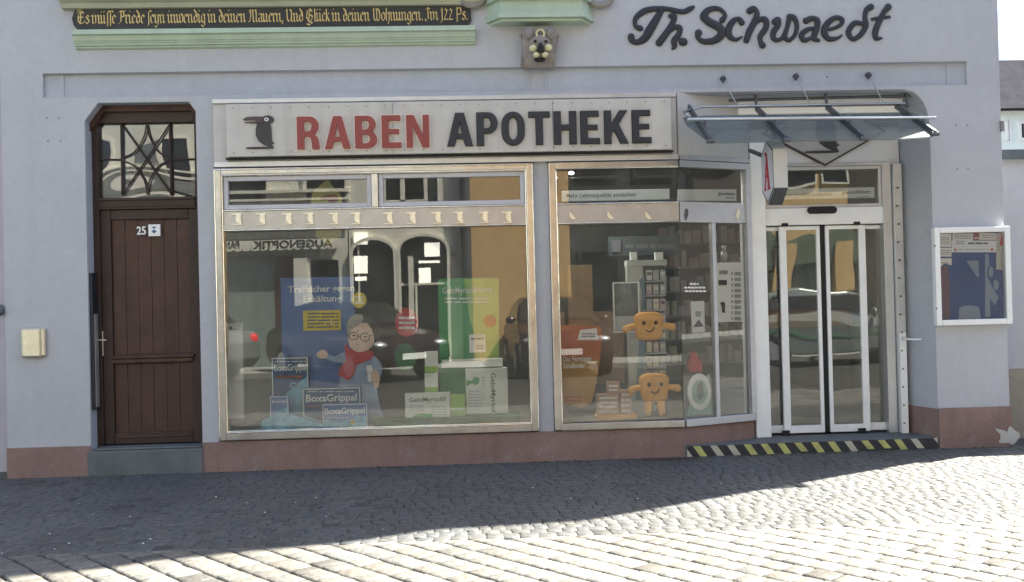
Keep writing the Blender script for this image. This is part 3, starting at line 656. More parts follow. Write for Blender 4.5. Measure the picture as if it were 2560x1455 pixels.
def G_(ch):
    s = .2; e = .165; W = .64
    if ch == 'E': return [[(0,0),(.56,0),(.56,e),(s,e),(s,.43),(.5,.43),(.5,.43+e-.02),(s,.43+e-.02),(s,1-e),(.54,1-e),(.54,1),(0,1)]], .58
    if ch == 'T': return [[(.21,0),(.41,0),(.41,1-e),(.62,1-e),(.62,1),(0,1),(0,1-e),(.21,1-e)]], .62
    if ch == 'H': return [[(0,0),(s,0),(s,.43),(.46,.43),(.46,0),(.66,0),(.66,1),(.46,1),(.46,.59),(s,.59),(s,1),(0,1)]], .66
    if ch == 'N': return [[(0,0),(.18,0),(.18,.66),(.46,0),(.66,0),(.66,1),(.48,1),(.48,.38),(.22,1),(0,1)]], .66
    if ch == 'K': return [[(0,0),(s,0),(s,.3),(.28,.42),(.47,0),(.7,0),(.42,.58),(.68,1),(.46,1),(s,.58),(s,1),(0,1)]], .7
    if ch == 'A': return [[(0,0),(.2,0),(.26,.22),(.47,.22),(.53,0),(.74,0),(.49,1),(.25,1)], [(.295,.37),(.435,.37),(.365,.76)]], .74
    if ch == 'O': return [arc(.335, .62, .335, .39, 0, 180, 12)+arc(.335, .38, .335, .39, 180, 360, 12), arc(.335, .6, .135, .25, 0, 180, 10)+arc(.335, .4, .135, .25, 180, 360, 10)], .67
    if ch == 'P': return [[(0,0),(s,0),(s,.37)]+arc(.34, .685, .27, .315, -90, 90, 12)+[(0,1)], [(s,.52)]+arc(.32, .685, .1, .165, -90, 90, 8)+[(s,.85)]], .61
    if ch == 'R': return [[(0,0),(s,0),(s,.4),(.33,.38),(.4,.3),(.43,0),(.64,0),(.6,.34),(.5,.46)]+arc(.36, .715, .26, .285, -55, 90, 12)+[(0,1)], [(s,.55)]+arc(.32, .7, .1, .15, -90, 90, 8)+[(s,.85)]], .66
    if ch == 'B': return [[(0,0)]+arc(.35, .28, .28, .28, -90, 62, 10)+arc(.34, .74, .26, .26, -58, 90, 10)+[(0,1)], [(s,.15)]+arc(.32, .285, .11, .135, -90, 90, 8)+[(s,.42)], [(s,.575)]+arc(.31, .715, .1, .14, -90, 90, 8)+[(s,.855)]], .64
def grow(lps, d):
    return lps
def word(txt, px0, px1, pyb, pyt, m_, edge):
    xm = (px0+px1)/2; x0 = PX(px0, pyb, -.14)[0]; x1 = PX(px1, pyb, -.14)[0]; za = PX(xm, pyb, -.14)[1]; zb = PX(xm, pyt, -.14)[1]
    gap = .13; tot = sum(G_(c)[1] for c in txt)+gap*(len(txt)-1); sx = (x1-x0)/tot; x = x0
    for c in txt:
        lp, wd = G_(c)
        L_ = [[(x+p[0]*sx, za+p[1]*(zb-za)) for p in l] for l in lp]
        o = flat(L_, -.158, -.1345).build('letter', m_, t)
        cu = bpy.data.curves.new('c', 'CURVE'); cu.dimensions = '2D'; cu.fill_mode = 'BOTH'; cu.extrude = .002; cu.offset = .011 if edge else .004
        for l in L_:
            sp = cu.splines.new('POLY'); sp.points.add(len(l)-1); sp.use_cyclic_u = True
            for p, q in zip(sp.points, l): p.co = (q[0], q[1], 0, 1)
        conv(cu, lambda v: (v[0], -.1325-v[2], v[1])).build('letter_edge', LEDGE if edge else SLATEL, o)
        x += (wd+gap)*sx
word('RABEN', 744, 1074, 371, 290, REDL, True)
word('APOTHEKE', 1119, 1630, 361, 279, SLATEL, False)
# splayed fascia over the bay
SP0, SP1 = (1.905, 0.0), (2.63, .31)
su = (Vector(SP1)-Vector(SP0)); SL = su.length; su.normalize(); sn = Vector((su.y, -su.x))   # sn points to the street
def sbox(b, s0, s1, o0, o1, z0, z1):                 # box along the splayed plane; o = distance out towards the street
    P = [Vector(SP0)+su*s+sn*o for s, o in ((s0, o0), (s1, o0), (s1, o1), (s0, o1))]
    return b.prism([(p.x, p.y) for p in P], 'z', z0, z1)
sbox(MB(), 0, SL, -.04, .03, 2.675, 3.268).build('splayed_fascia', FASC, house)
b = sbox(MB(), 0, SL, .031, .045, 2.665, 2.7); b.build('fascia_rail', SILV, house)

# ---- left shop window
win = thing('shop_window', 'wide left shop window in champagne aluminium frame with twelve raven reliefs', 'shop window', (-.8, 0, .27), 'shop windows in aluminium frames')
YF = -.05
wx0, wx1, wz0, wz1 = -2.193, .603, .277, 2.657
frame(wx0, wx1, wz0, wz1, .062, YF, .04, .07, .055).build('frame', ALU, win, bevel=.006)
b = MB(); c = .012
for (a0, a1, d0, d1) in ((wx0+.062, wx0+.062+c, wz0+.07, 2.6), (wx1-.062-c, wx1-.062, wz0+.07, 2.6)): b.box(a0, a1, YF+.02, .03, d0, d1); b.tube([((a0+a1)/2, YF+.012, d0+(d1-d0)*i/14) for i in range(15)], .0075, 8)
b.box(wx0+.062, wx1-.062, YF+.02, .03, wz0+.07, wz0+.07+c); b.box(wx0+.062, wx1-.062, YF+.02, .03, 2.588, 2.6)
b.tube([(wx0+.062+(wx1-wx0-.124)*i/30, YF+.004, 2.596) for i in range(31)], .0075, 8); b.tube([(wx0+.01+(wx1-wx0-.02)*i/30, YF-.001, 2.64) for i in range(31)], .0055, 8); b.tube([(wx0+.006, YF-.001, wz0+.01+(wz1-wz0-.02)*i/20) for i in range(21)], .0055, 8); b.tube([(wx1-.006, YF-.001, wz0+.01+(wz1-wz0-.02)*i/20) for i in range(21)], .0055, 8); b.tube([(wx0+.07+(wx1-wx0-.14)*i/30, YF+.002, wz0+.068) for i in range(31)], .0065, 8); b.build('frame_bead', POLI, win, bevel=.004)
bz0_, bz1_ = 2.105, 2.29
MB().box(wx0+.064, wx1-.064, -.03, .03, bz0_, bz1_).build('relief_band', ALU2, win, bevel=.003)
b = MB(); b.tube([(wx0+.066+(wx1-wx0-.132)*i/30, -.034, bz1_-.006) for i in range(31)], .008, 8); b.tube([(wx0+.066+(wx1-wx0-.132)*i/30, -.034, bz0_+.006) for i in range(31)], .007, 8); b.build('band_bead', POLI, win, bevel=.004)
xm0, xm1 = PX(929, 470, YF)[0], PX(945, 470, YF)[0]
MB().box(xm0, xm1, YF+.005, .03, 2.292, 2.588).build('mullion', ALU, win, bevel=.004)
for a0, a1 in ((wx0+.076, xm0-.003), (xm1+.003, wx1-.076)):
    o = frame(a0, a1, 2.294, 2.585, .04, -.025, .03).build('transom_frame', GREYF, win, bevel=.004)
    MB().box(a0+.04, a1-.04, .0, .006, 2.334, 2.545).build('transom_pane', PANE, o)
MB().box(wx0+.074, wx1-.074, .004, .010, wz0+.08, bz0_).build('pane', PANE, win)
RELM = mat('polished_relief', (.9, .84, .68), .35, .5, var=.1, scale=30, spec=.6)
for i, px in enumerate((596, 656, 722, 776, 838, 893, 974, 1032, 1095, 1150, 1213, 1271)):
    x, z = PX(px, 548-i*.45, -.04)
    b = MB(); s_ = .0003
    for k in ('body', 'beak', 'ground_line'):
        q = flat([[(x+(p[0]-430)*s_*.9, z-(p[1]-400)*s_*.95) for p in RV[k]]], -.046, -.0302); b.add(q.v, q.f)
    q = flat([[(x+(475-430+66*math.cos(a*.628))*s_*.9, z+(143+46*math.sin(a*.628))*s_*.95) for a in range(10)]], -.048, -.0304); b.add(q.v, q.f)
    b.build('raven_relief', RELM, win)
# ---- right shop window with splayed bay
win2 = thing('shop_window', 'right shop window folding back at an angle towards the glass entrance doors', 'shop window', (1.5, 0, .27), 'shop windows in aluminium frames')
vx0, vx1 = .742, 1.905
b = MB(); b.box(vx0, vx0+.062, YF, .04, wz0, wz1); b.box(vx0+.062, vx1, YF, .04, wz1-.055, wz1); b.box(vx0+.062, vx1, YF, .04, wz0-.005, wz0+.06); b.build('frame', ALU, win2, bevel=.006)
MB().box(vx0+.062, vx0+.074, YF+.02, .03, wz0+.06, 2.6).build('frame_bead', POLI, win2, bevel=.004)
b2 = MB().box(vx0+.064, vx1, -.03, .03, bz0_, bz1_); b2.build('relief_band', ALU2, win2, bevel=.003)
b = MB(); b.tube([(vx0+.066+(vx1-vx0-.07)*i/14, -.034, bz1_-.006) for i in range(15)], .008, 8); b.tube([(vx0+.066+(vx1-vx0-.07)*i/14, -.034, bz0_+.006) for i in range(15)], .007, 8); b.tube([(vx0+.066+(vx1-vx0-.07)*i/14, YF+.004, 2.598) for i in range(15)], .007, 8); b.tube([(vx0+.066, YF+.004, .36+2.22*i/14) for i in range(15)], .0075, 8); b.build('band_bead', POLI, win2, bevel=.004)
MB().box(vx0+.074, vx1-.003, .004, .010, wz0+.06, bz0_).build('pane', PANE, win2)
MB().box(vx0+.074, vx1-.003, .004, .010, bz1_, 2.602).build('transom_pane', PANE, win2)
for px, kk in ((1430, 0), (1525, 0), (1620, 0)):
    x, z = PX(px, 537, -.04); q = flat([[(x+(p[0]-430)*.00027, z-(p[1]-400)*.00028) for p in RV['body'][:6]+RV['body'][10:12]]], -.044, -.0302); q.build('raven_relief', RELM, win2)
sbox(MB(), .0, SL, -.03, .045, wz0-.005, wz0+.06).build('splay_sill', SILV, win2, bevel=.003)
sbox(MB(), .0, SL, -.03, .05, wz1-.055, wz1).build('splay_head', SILV, win2, bevel=.003)
sbox(MB(), .0, SL-.05, -.03, .03, bz0_, bz1_).build('splay_band', SILV, win2, bevel=.003)
sbox(MB(), SL-.05, SL, -.03, .05, wz0+.06, wz1-.055).build('splay_post', SILV, win2, bevel=.003)
s1 = PS(1786, 800, SP0, SP1)[0]
sbox(MB(), s1-.02, s1+.02, -.02, .03, wz0+.06, bz0_).build('splay_mullion', SILV, win2, bevel=.003)
sbox(MB(), .003, s1-.02, -.004, .002, wz0+.06, bz0_).build('pane', PANE, win2)
sbox(MB(), s1+.02, SL-.05, -.004, .002, wz0+.06, bz0_).build('pane', PANE, win2)
sbox(MB(), .003, SL-.05, -.004, .002, bz1_, wz1-.055).build('transom_pane', PANE, win2)
sbox(MB(), SL-.075, SL-.06, -.03, -.01, wz0+.06, bz0_).build('bright_strip', PAPERB, win2)
def sp_flat(pts, o0, o1, sc=1, ox=0, oy=0):
    b = flat([[PS(ox+p[0]/sc, oy+p[1]/sc, SP0, SP1, 0) for p in pts]], 0, 1)
    b.v = [((Vector(SP0)+su*v[0]+sn*(o0+(o1-o0)*(1-v[1]))).x, (Vector(SP0)+su*v[0]+sn*(o0+(o1-o0)*(1-v[1]))).y, v[2]) for v in b.v]; return b
def rect(a, b_, c, d): return [(a, b_), (c, b_), (c, d), (a, d)]
for px in (1712, 1840):
    sp_flat([(px-3, 522), (px+2, 525), (px+2, 540), (px-3, 552), (px-6, 538)], .031, .04).build('raven_relief', DSTEEL if px < 1800 else RELM, win2)
b = MB()
for x_ in (wx0+.1+i*.2 for i in range(14)): b.disc(x_, bz1_-.03, .004, -.0325, -.03, 6)
b.build('rivet', DSTEEL, win)
b = MB()
for i in range(5): b.disc(vx0+.15+i*.23, bz1_-.03, .004, -.0325, -.03, 6)
b.build('rivet', DSTEEL, win2)

# white slogan strips behind the transom glass
def strip(label, pts, txt, tx, logo=None, splay=False):
    t = thing('slogan_strip', label, 'slogan strip', (PX(pts[0], pts[3], .02)[0], .02, PX(pts[0], pts[3], .02)[1]))
    if splay:
        sp_flat(rect(*pts), -.02, -.006).build('strip', PAPERB, t)
        for q in logo:
            bb = text_mb(q[4], 1, .01, .001); a0 = PS(q[0], q[3], SP0, SP1); a1 = PS(q[2], q[1], SP0, SP1); bb = fit(bb, a0[0], a1[0], a0[1], a1[1], 0)
            bb.v = [((Vector(SP0)+su*v[0]+sn*(-.005-v[1])).x, (Vector(SP0)+su*v[0]+sn*(-.005-v[1])).y, v[2]) for v in bb.v]; bb.build('lettering', INK, t)
    else:
        Y = pts[4]; MB().pbox(*pts[:4], Y, Y+.012).build('strip', PAPERB, t, bevel=.005)
        for q in ([tx+[txt]] if txt else [])+(logo or []): ptext(q[4], q[0], q[1], q[2], q[3], Y-.0012, INK, t, bold=q[5] if len(q) > 5 else .005)
strip('white slogan strip in the right window transom, lettering at its left', (1404, 474, 1674, 501, .03), 'Mehr Lebensqualität entdecken', [1416, 482, 1590, 496])
strip('white slogan strip in the angled transom pane beside the corner', (1697, 473, 1842, 502), None, None, [(1796, 480, 1838, 490, 'gesundleben'), (1815, 493, 1838, 497, 'Apotheken')], True)

# ---- entrance: jambs, header, sliding leaves
ent = thing('entrance', 'white framed glass sliding doors of the shop behind the low step', 'sliding door', (3.4, .35, .105))
Yd = .40
jl0, jl1 = 2.655, PX(1913, 700, Yd)[0]
b = MB(); b.box(jl0, jl1-.01, .30, Yd+.1, .106, 2.87); b.build('jamb', WHITEF, ent, bevel=.004)
MB().box(jl0-.002, jl0+.035, .285, .299, .108, 2.87).build('jamb_cover', WHITEF, ent, bevel=.002)
jr0 = PX(2207, 700, Yd)[0]; jr1 = 4.108
MB().box(jr0, jr0+.085, Yd-.05, Yd+.1, .106, 2.66).build('jamb', SILV, ent, bevel=.004)
b = MB(); b.box(jr0+.088, jr1-.002, Yd-.09, Yd+.06, .106, 2.64); b.build('guide_rail', SILV, ent, bevel=.003)
b = MB(); b.box(jr0+.1, jr1-.01, Yd-.105, Yd-.091, .106, 1.05); b.build('guard_strip', WHITEF, ent)
b = MB()
for i in range(14): b.disc(jr0+.12+.005*math.sin(i*3), .2+i*.17, .009, Yd-.108, Yd-.09, 8)
b.build('bolt', DSTEEL, ent)
zth0, zth1 = PX(2050, 512, Yd)[1], PX(2050, 425, Yd)[1]
zh0 = PX(2050, 562, Yd)[1]
MB().box(jl1-.01, jr0, Yd-.05, Yd+.1, zh0, zth0-.03).build('operator_header', WHITEF, ent, bevel=.006)
frame(jl1-.01, jr0, zth0-.028, zth1+.03, .03, Yd-.03, Yd+.06).build('transom_frame', SILV, ent, bevel=.003)
MB().box(jl1+.02, jr0-.03, Yd, Yd+.006, zth0+.002, zth1).build('transom_pane', PANED, ent)
b = MB(); x0, z = PX(2026, 526, Yd-.05); x1, _ = PX(2082, 526, Yd-.05); r = .034
b.prism(arc(x1, z, r, r, -90, 90, 8)+arc(x0, z, r, r, 90, 270, 8), 'y', Yd-.075, Yd-.051); b.build('motion_sensor', DARK, ent, bevel=.006)
zl0, zl1 = .125, PX(2050, 565, Yd)[1]
def leaf_(px0, px1, Y, left, right, nm='door_leaf'):
    x0, x1 = PX(px0, 820, Y)[0], PX(px1, 820, Y)[0]
    b = MB(); b.box(x0, x0+left, Y, Y+.035, zl0, zl1); b.box(x1-right, x1, Y, Y+.035, zl0, zl1); b.box(x0+left, x1-right, Y, Y+.035, zl1-.035, zl1); b.box(x0+left, x1-right, Y, Y+.035, zl0, zl0+.07)
    o = b.build(nm, WHITEF, ent, bevel=.004)
    MB().box(x0+left, x1-right, Y+.012, Y+.02, zl0+.07, zl1-.035).build('pane', PANED, o); return o
leaf_(1913, 1961, Yd+.03, .012, .02, 'side_panel'); leaf_(1955, 2056, Yd-.02, .065, .035)
leaf_(2070, 2170, Yd-.02, .035, .065); leaf_(2162, 2212, Yd+.03, .02, .012, 'side_panel')
b = MB(); x0, x1 = PX(2056, 820, Yd)[0], PX(2070, 820, Yd)[0]; b.box(x0, x1, Yd, Yd+.03, .11, zl1+.01); b.build('rubber_seal', DARK, ent)
b = MB(); b.box(jl1, jr0, Yd-.0, Yd+.06, .107, .124)
for px in (1962, 2152): x, _ = PX(px, 1080, Yd); b.box(x-.035, x+.035, Yd-.04, Yd-.021, .108, .155)
for px in (1958, 2137): x, _ = PX(px, 570, Yd); b.box(x-.03, x+.03, Yd-.056, Yd-.02, zl1+.006, zl1+.03)
b.build('floor_guide', DARK, ent)
# panel above with diamond emblem
MB().box(jl0, 4.115, Yd-.02, Yd+.05, zth1+.032, 3.0).build('upper_panel', mat('off_white_panel', (.66, .66, .65), .5, var=.04), ent)
MB().box(jl0, 4.11, Yd-.04, Yd-.021, zth1+.034, zth1+.055).build('upper_rail', SILV, ent)
b = MB(); b.pbox(1846, 247, 2258, 262, .22, .32); b.pbox(1846, 266, 2258, 283, .2, .3); b.build('shutter_box', WHITEF, ent, bevel=.01)
MB().box(2.2, 4.1, Yd+.06, Yd+.1, 3.0, 3.27).build('upper_backing', FASC, ent)
MB().prism([(1.93, .32), (2.66, .46), (4.5, .46), (4.5, .34), (4.24, .34), (4.1, .4), (2.66, .4), (2.6, .31)], 'z', 3.275, 3.3).build('soffit', LILAC, house)
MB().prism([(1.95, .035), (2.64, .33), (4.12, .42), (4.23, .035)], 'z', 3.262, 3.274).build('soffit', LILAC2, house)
t = thing('diamond_emblem', 'grey diamond emblem with raven, half hidden behind the glass canopy', 'emblem', (PX(2062, 415, .36)[0], .36, PX(2062, 415, .36)[1]))
dx_, dz_ = PX(2062, 415, .36); dw, dh = .6, .32
def dia(s_): return [(dx_, dz_+dh-dh*s_), (dx_+dw*s_, dz_+dh), (dx_, dz_+dh+dh*s_), (dx_-dw*s_, dz_+dh)]
flat([dia(1)], .352, .378).build('border', mat('dark_brown_line', (.06, .045, .04), .6), t)
flat([dia(.94)], .346, .3515).build('face', mat('emblem_grey', (.42, .41, .39), .6), t)
raven(t, .3455, .006, lambda a, b_: (dx_-.02+(a-400)*.0011, dz_+.12-(b_-572)*.0011))
strip('white slogan strip with two logos behind the transom above the sliding doors', (1925, 470, 2187, 497, Yd+.03), 'Lebensqualität entdecken', [1955, 482, 2080, 492], [[2105, 475, 2176, 487, 'gesundleben', .015], [2142, 490, 2176, 494, 'Apotheken']])
t = thing('floor_stop', 'small steel door stop rod sticking out of the recess side wall', 'door stop', (4.17, .25, 1.07))
x, z = PX(2262, 848, .2); MB().tube([(x, .22, z), (x+.14, .16, z-.005)], .008, 8).build('rod', PAPERB, t)
x0_, z_ = PX(2258, 846, .23); MB().disc(x0_, z_, .02, .2, .225, 12).build('rose', SILV, t)

# ---- step with hazard tape
MB().prism([(1.90, -.03), (4.235, -.006), (4.235, .02), (4.12, .5), (2.6, .5), (2.64, .3), (1.912, 0)], 'z', -.02, .105).build('entrance_step', STEP, house, bevel=.008)
t = thing('hazard_tape', 'black and yellow striped hazard tape worn along the entrance step edge', 'hazard tape', (3.05, -.03, 0))
def tp(s, z, o=0): return (1.92+s*2.30, -.031+s*.0236-o, z)
b = MB(); n = 46
zb_ = lambda i: .006+.006*math.sin(i*2.3)*math.sin(i*.7)
for i in range(n):
    s0, s1_ = i/n, (i+1)/n; a, c_ = zb_(i), zb_(i+1)
    p = [tp(s0, a, .003), tp(s1_, c_, .003), tp(s1_, .102, .003), tp(s0, .102, .003), tp(s0, a), tp(s1_, c_), tp(s1_, .102), tp(s0, .102)]
    b.add(p, [(0,1,2,3),(4,7,6,5),(0,4,5,1),(1,5,6,2),(2,6,7,3),(3,7,4,0)])
b.build('black_tape', mat('faded_black_tape', (.035, .037, .042), .6, var=.25, scale=20), t)
YT = mat('faded_yellow_tape', (.5, .5, .18), .6, var=.2, scale=12); WT = mat('faded_white_tape', (.48, .47, .38), .6, var=.2, scale=12)
b = MB(); bw = MB(); n = 15; rt = random.Random(5)
for i in range(n):
    s = (i+.35)/n; wd = .028; sk = .028; bot = .006+(rt.uniform(0, .03) if rt.random() < .35 else 0)
    if s+wd+sk > 1: continue
    p = [tp(s+sk, bot, .0036), tp(s+sk+wd, bot, .0036), tp(s+wd, .1, .0036), tp(s, .1, .0036)]; q = [(v[0], v[1]+.0028, v[2]) for v in p]
    (bw if i in (1, 2, 9, 13) else b).add(p+q, [(0,1,2,3),(4,7,6,5),(0,4,5,1),(1,5,6,2),(2,6,7,3),(3,7,4,0)])
bw.add([tp(0, .006, .0036), tp(.022, .006, .0036), tp(0, .075, .0036)], [(0, 1, 2)]); bw.add([tp(.982, .102, .0036), tp(1, .102, .0036), tp(1, .05, .0036)], [(0, 1, 2)])
b.build('yellow_stripe', YT, t); bw.build('white_stripe', WT, t)
x0, x1 = 1.5, 1.99
tag(MB().box(x0, x1, -.17, -.04, -.01, .006).build('drain_cover', mat('rusty_iron', (.06, .045, .045), .7, var=.3, scale=20)), 'flat rusty iron drain cover at the foot of the plinth by the step', 'drain cover')

# ---- glass canopy
can = thing('glass_canopy', 'sloping frosted glass canopy on steel arms above the entrance', 'canopy', (3.0, 0, 3.0))
def cz(Y): return 3.115+(Y-.05)*.532
pl = [(2.16, -.08), (4.04, -.08), (4.07, -.25), (4.0, -.62), (3.9, -.68), (3.6, -.72), (2.02, -.73), (1.93, -.3), (1.94, -.12)]
CG = bpy.data.materials.new('frosted_canopy_glass'); CG.use_nodes = True; N = CG.node_tree.nodes; L = CG.node_tree.links
bs = N['Principled BSDF']; bs.inputs['Base Color'].default_value = (.2, .22, .205, 1); bs.inputs['Roughness'].default_value = .55; bs.inputs['Specular IOR Level'].default_value = .3
tr = N.new('ShaderNodeBsdfTransparent'); tr.inputs[0].default_value = (.75, .8, .82, 1); mx = N.new('ShaderNodeMixShader')
ns = N.new('ShaderNodeTexNoise'); ns.inputs['Scale'].default_value = 2.2; ns.inputs['Detail'].default_value = 6; mr = N.new('ShaderNodeMapRange'); mr.inputs[3].default_value = .3; mr.inputs[4].default_value = .62
L.new(ns.outputs[0], mr.inputs[0]); L.new(mr.outputs[0], mx.inputs[0]); L.new(tr.outputs[0], mx.inputs[1]); L.new(bs.outputs[0], mx.inputs[2]); L.new(mx.outputs[0], N['Material Output'].inputs[0])
n = len(pl); b = MB(); b.add([(x, y, cz(y)) for x, y in pl]+[(x, y, cz(y)-.01) for x, y in pl], [tuple(range(n)), tuple(range(2*n-1, n-1, -1))]+[(i, i+n, (i+1) % n+n, (i+1) % n) for i in range(n)])
b.build('glass_sheet', CG, can)
for x in (2.02, 2.655, 3.305, 3.95):
    ye = -.74 if x < 3.9 else -.66
    b = MB(); b.bar((x, .05 if x > 2.1 else -.02, cz(.05)+.02), (x, ye, cz(ye)+.02), .022, .05)
    b.tube([(x-.03, ye, cz(ye)+.015), (x+.03, ye, cz(ye)+.015)], .02, 8); b.build('arm', DSTEEL, can)
MB().tube([(1.9, -.46, 2.945), (4.06, -.46, 2.925)], .015, 10).build('front_tube', mat('bright_tube', (.62, .64, .66), .3, .7), can, smooth=True)
b = MB(); b.tube([(1.94, -.3, 3.0), (1.94, -.18, 3.06), (2.13, -.02, 3.135), (4.0, -.02, 3.14)], .012, 8); b.build('rear_tube', STEEL, can, smooth=True)
b = MB(); b.tube([(2.42, .1, 3.215), (4.12, .1, 3.235)], .014, 8)
for x in (2.66, 3.31, 4.06): b.bar((x, .05, cz(.05)), (x, .08, 3.26), .02, .02)
b.build('wall_rail', DSTEEL, can)
b = MB()
for x in (2.05, 2.66, 3.31, 3.95): b.bar((x, -.46, cz(-.46)+.01), (x, -.46, 2.94), .014, .014)
b.build('standoff', DSTEEL, can)
for px, py in ((1808, 195), (1990, 189), (2171, 186)):
    x, z = PX(px, py, .0); b = MB(); b.disc(x, z-.0, .022, -.008, .03, 12); b.disc(x, z-.03, .016, -.012, -.001, 10); b.bar((x, -.03, z), (x, -.005, z-.03), .03, .03); b.build('anchor', DSTEEL, can)
    MB().tube([(x, -.02, z-.02), (x+.09, -.08, 3.145)], .0045, 6).build('tie_rod', STEEL, can)

# ---- hexagonal light box
t = thing('hexagonal_sign', 'white hexagonal projecting sign box with red letter A beside the canopy', 'projecting sign', (2.5, -.4, 2.2))
Yn, Yr = -.62, -.30; Xs = PX(1934, 430, Yn)[0]
ztop, zbot = PX(1920, 348, -.46)[1], PX(1935, 512, -.46)[1]; zv1, zv0 = PX(1934, 372, Yn)[1], PX(1934, 470, Yn)[1]
hx = [(Yr, zv0), (Yn, zv0), (Yn, zv1), ((Yn+Yr)/2-.0, ztop), (Yr, zv1)]
Ym = (Yn+Yr)/2
hx = [(Yn, zv0), (Yn, zv1), (Ym, ztop), (Yr, zv1), (Yr, zv0), (Ym, zbot)]
MB().prism(hx, 'x', Xs, Xs+.12).build('box_body', SIGNW, t, bevel=.004)
def sc_(k): cy_, cz_ = Ym, (ztop+zbot)/2; return [(cy_+(p[0]-cy_)*k, cz_+(p[1]-cz_)*k) for p in hx]
MB().prism(sc_(.97), 'x', Xs-.002, Xs-.0005).build('face_edge', DSTEEL, t)
MB().prism(sc_(.9), 'x', Xs-.004, Xs-.0022).build('face', mat('pale_face', (.6, .6, .66), .5), t)
MB().prism([(Yn-.002, zv0-.001), (Ym, zbot-.002), (Yr, zv0-.001), (Yr, zv0+.001), (Yn-.002, zv0+.001)], 'x', Xs+.001, Xs+.119).build('lower_panel', DSTEEL, t)
b = MB(); zc_ = (ztop+zbot)/2; hh = .155
def aq(pts, x): b.prism([(Ym-u*.085, zc_+v*hh) for u, v in pts], 'x', x-.003, x)
RA = mat('pharmacy_red', (.42, .03, .05), .5); xx = Xs-.0042
for i, pl_ in enumerate(([(-1,-1),(-.35,-1),(-.45,-.8),(.1,.9),(-.2,1),(-.75,-.75)], [(.1,1),(-.2,1),(.2,-.8),(.1,-1),(1,-1),(.75,-.8)], [(-.6,-.25),(.6,-.4),(.6,-.2),(-.5,-.05)], [(-.7,1),(.2,.85),(.2,1),(-.5,1.12)])):
    aq(pl_, xx-.0006*i)
b.build('letter_a', RA, t)
b = MB(); b.bar((Xs+.06, Ym, ztop-.01), (2.655, -.46, cz(-.46)), .05, .05); b.bar((Xs+.06, Yr, zv1-.03), (2.6, .1, zv1+.1), .03, .03); b.build('bracket', DSTEEL, t)

# ---- notice case on the right
t = thing('notice_case', 'white framed glazed notice case with blue backing near the right corner', 'notice case', (PX(2435, 815, -.07)[0], 0, PX(2435, 815, -.07)[1]))
nx0, nz1 = PX(2336, 568, -.07); nx1, nz0 = PX(2533, 812, -.07); nz1 = PX(2430, 567, -.07)[1]; nz0 = PX(2440, 812, -.07)[1]
frame(nx0, nx1, nz0, nz1, .05, -.07, -.001, .05, .05).build('case_frame', WHITEF, t, bevel=.008)
MB().box(nx0+.05, nx1-.05, -.012, -.002, nz0+.05, nz1-.05).build('backing', mat('blue_felt', (.07, .13, .32), .85, var=.08), t)
MB().box(nx0+.05, nx1-.05, -.052, -.048, nz0+.05, nz1-.05).build('case_pane', PANEB, t)
MB().box(nx0+.052, nx0+.15, -.015, -.0125, nz0+.06, nz1-.35).build('faded_stripe', mat('faded_mauve', (.2, .13, .17), .8), t)
def note(pts, m_=PAPER, Y=-.016, nm='pinned_sheet', th=.002):
    return ppoly([(2300+p[0]/4.85, 540+p[1]/4.85) for p in pts], Y, th).build(nm, m_, t)
note(rect(218, 215, 380, 375)); note(rect(395, 212, 640, 300), Y=-.019); note(rect(232, 385, 382, 492)); note([(235, 512), (383, 512), (383, 598), (300, 575), (250, 612), (232, 600)], Y=-.0175)
note(rect(385, 300, 925, 440), PAPERB); note(rect(645, 205, 1075, 295), mat('pinkish_paper', (.6, .5, .5), .7), Y=-.018); note(rect(725, 210, 915, 285), PAPER, Y=-.0205); note(rect(650, 205, 715, 290), mat('dull_red_paper', (.35, .13, .13), .7), Y=-.0215)
note(rect(925, 295, 1085, 650), mat('greenish_paper', (.55, .6, .54), .7), Y=-.019)
note([(565, 545), (710, 540), (715, 735), (690, 738), (640, 660)], mat('pale_blue_shape', (.3, .38, .5), .8)); PBS = MATS['pale_blue_shape']
note([(790, 460), (830, 460), (840, 590), (815, 650), (820, 740), (880, 870), (955, 985), (912, 1085), (845, 1000), (855, 1220), (790, 1230)], PBS)
note([(835, 640), (860, 605), (890, 640), (885, 720), (860, 752), (832, 710)], PBS); note([(890, 800), (915, 768), (955, 800), (950, 870), (925, 905), (892, 870)], PBS)
note([(470, 1255), (475, 1120), (520, 1090), (620, 1082), (715, 1105), (740, 1250)], PBS)
b = MB()
for px, py in ((430, 410), (876, 405)):
    x, z = PX(2300+px/4.85, 540+py/4.85, -.02); b.prism([(x-.013, z-.014), (x-.005, z-.014), (x, z+.002), (x+.005, z-.014), (x+.013, z-.014), (x+.003, z+.016), (x-.003, z+.016)], 'y', -.0185, -.0162)
x, z = PX(2300+1000/4.85, 540+290/4.85, -.02); b.prism([(x-.03, z-.05), (x+.03, z-.05), (x+.008, z+.07), (x-.004, z+.05)], 'y', -.0215, -.0192); b.build('red_mark', REDP, t)
def scribble(px0, py0, px1, py1, rows, Y, parent, m_=INK, seed=1, words=4):
    r = random.Random(seed); b = MB(); h = (py1-py0)/rows
    for i in range(rows):
        x = px0
        while x < px1-2:
            wl = r.uniform(.4, 1.3)*(px1-px0)/words; e = min(px1, x+wl)
            b.pbox(x, py0+i*h+h*.25, e, py0+i*h+h*.7, Y-.0012, Y-.0002); x = e+(px1-px0)*.04
    return b.build('print_line', m_, parent)
MG = mat('light_grey_ink', (.35, .36, .36), .7)
scribble(2352, 592, 2374, 612, 4, -.0162, t, MG, 1); scribble(2386, 586, 2428, 598, 3, -.0194, t, MG, 2); scribble(2352, 624, 2376, 638, 3, -.0162, t, MG, 3)
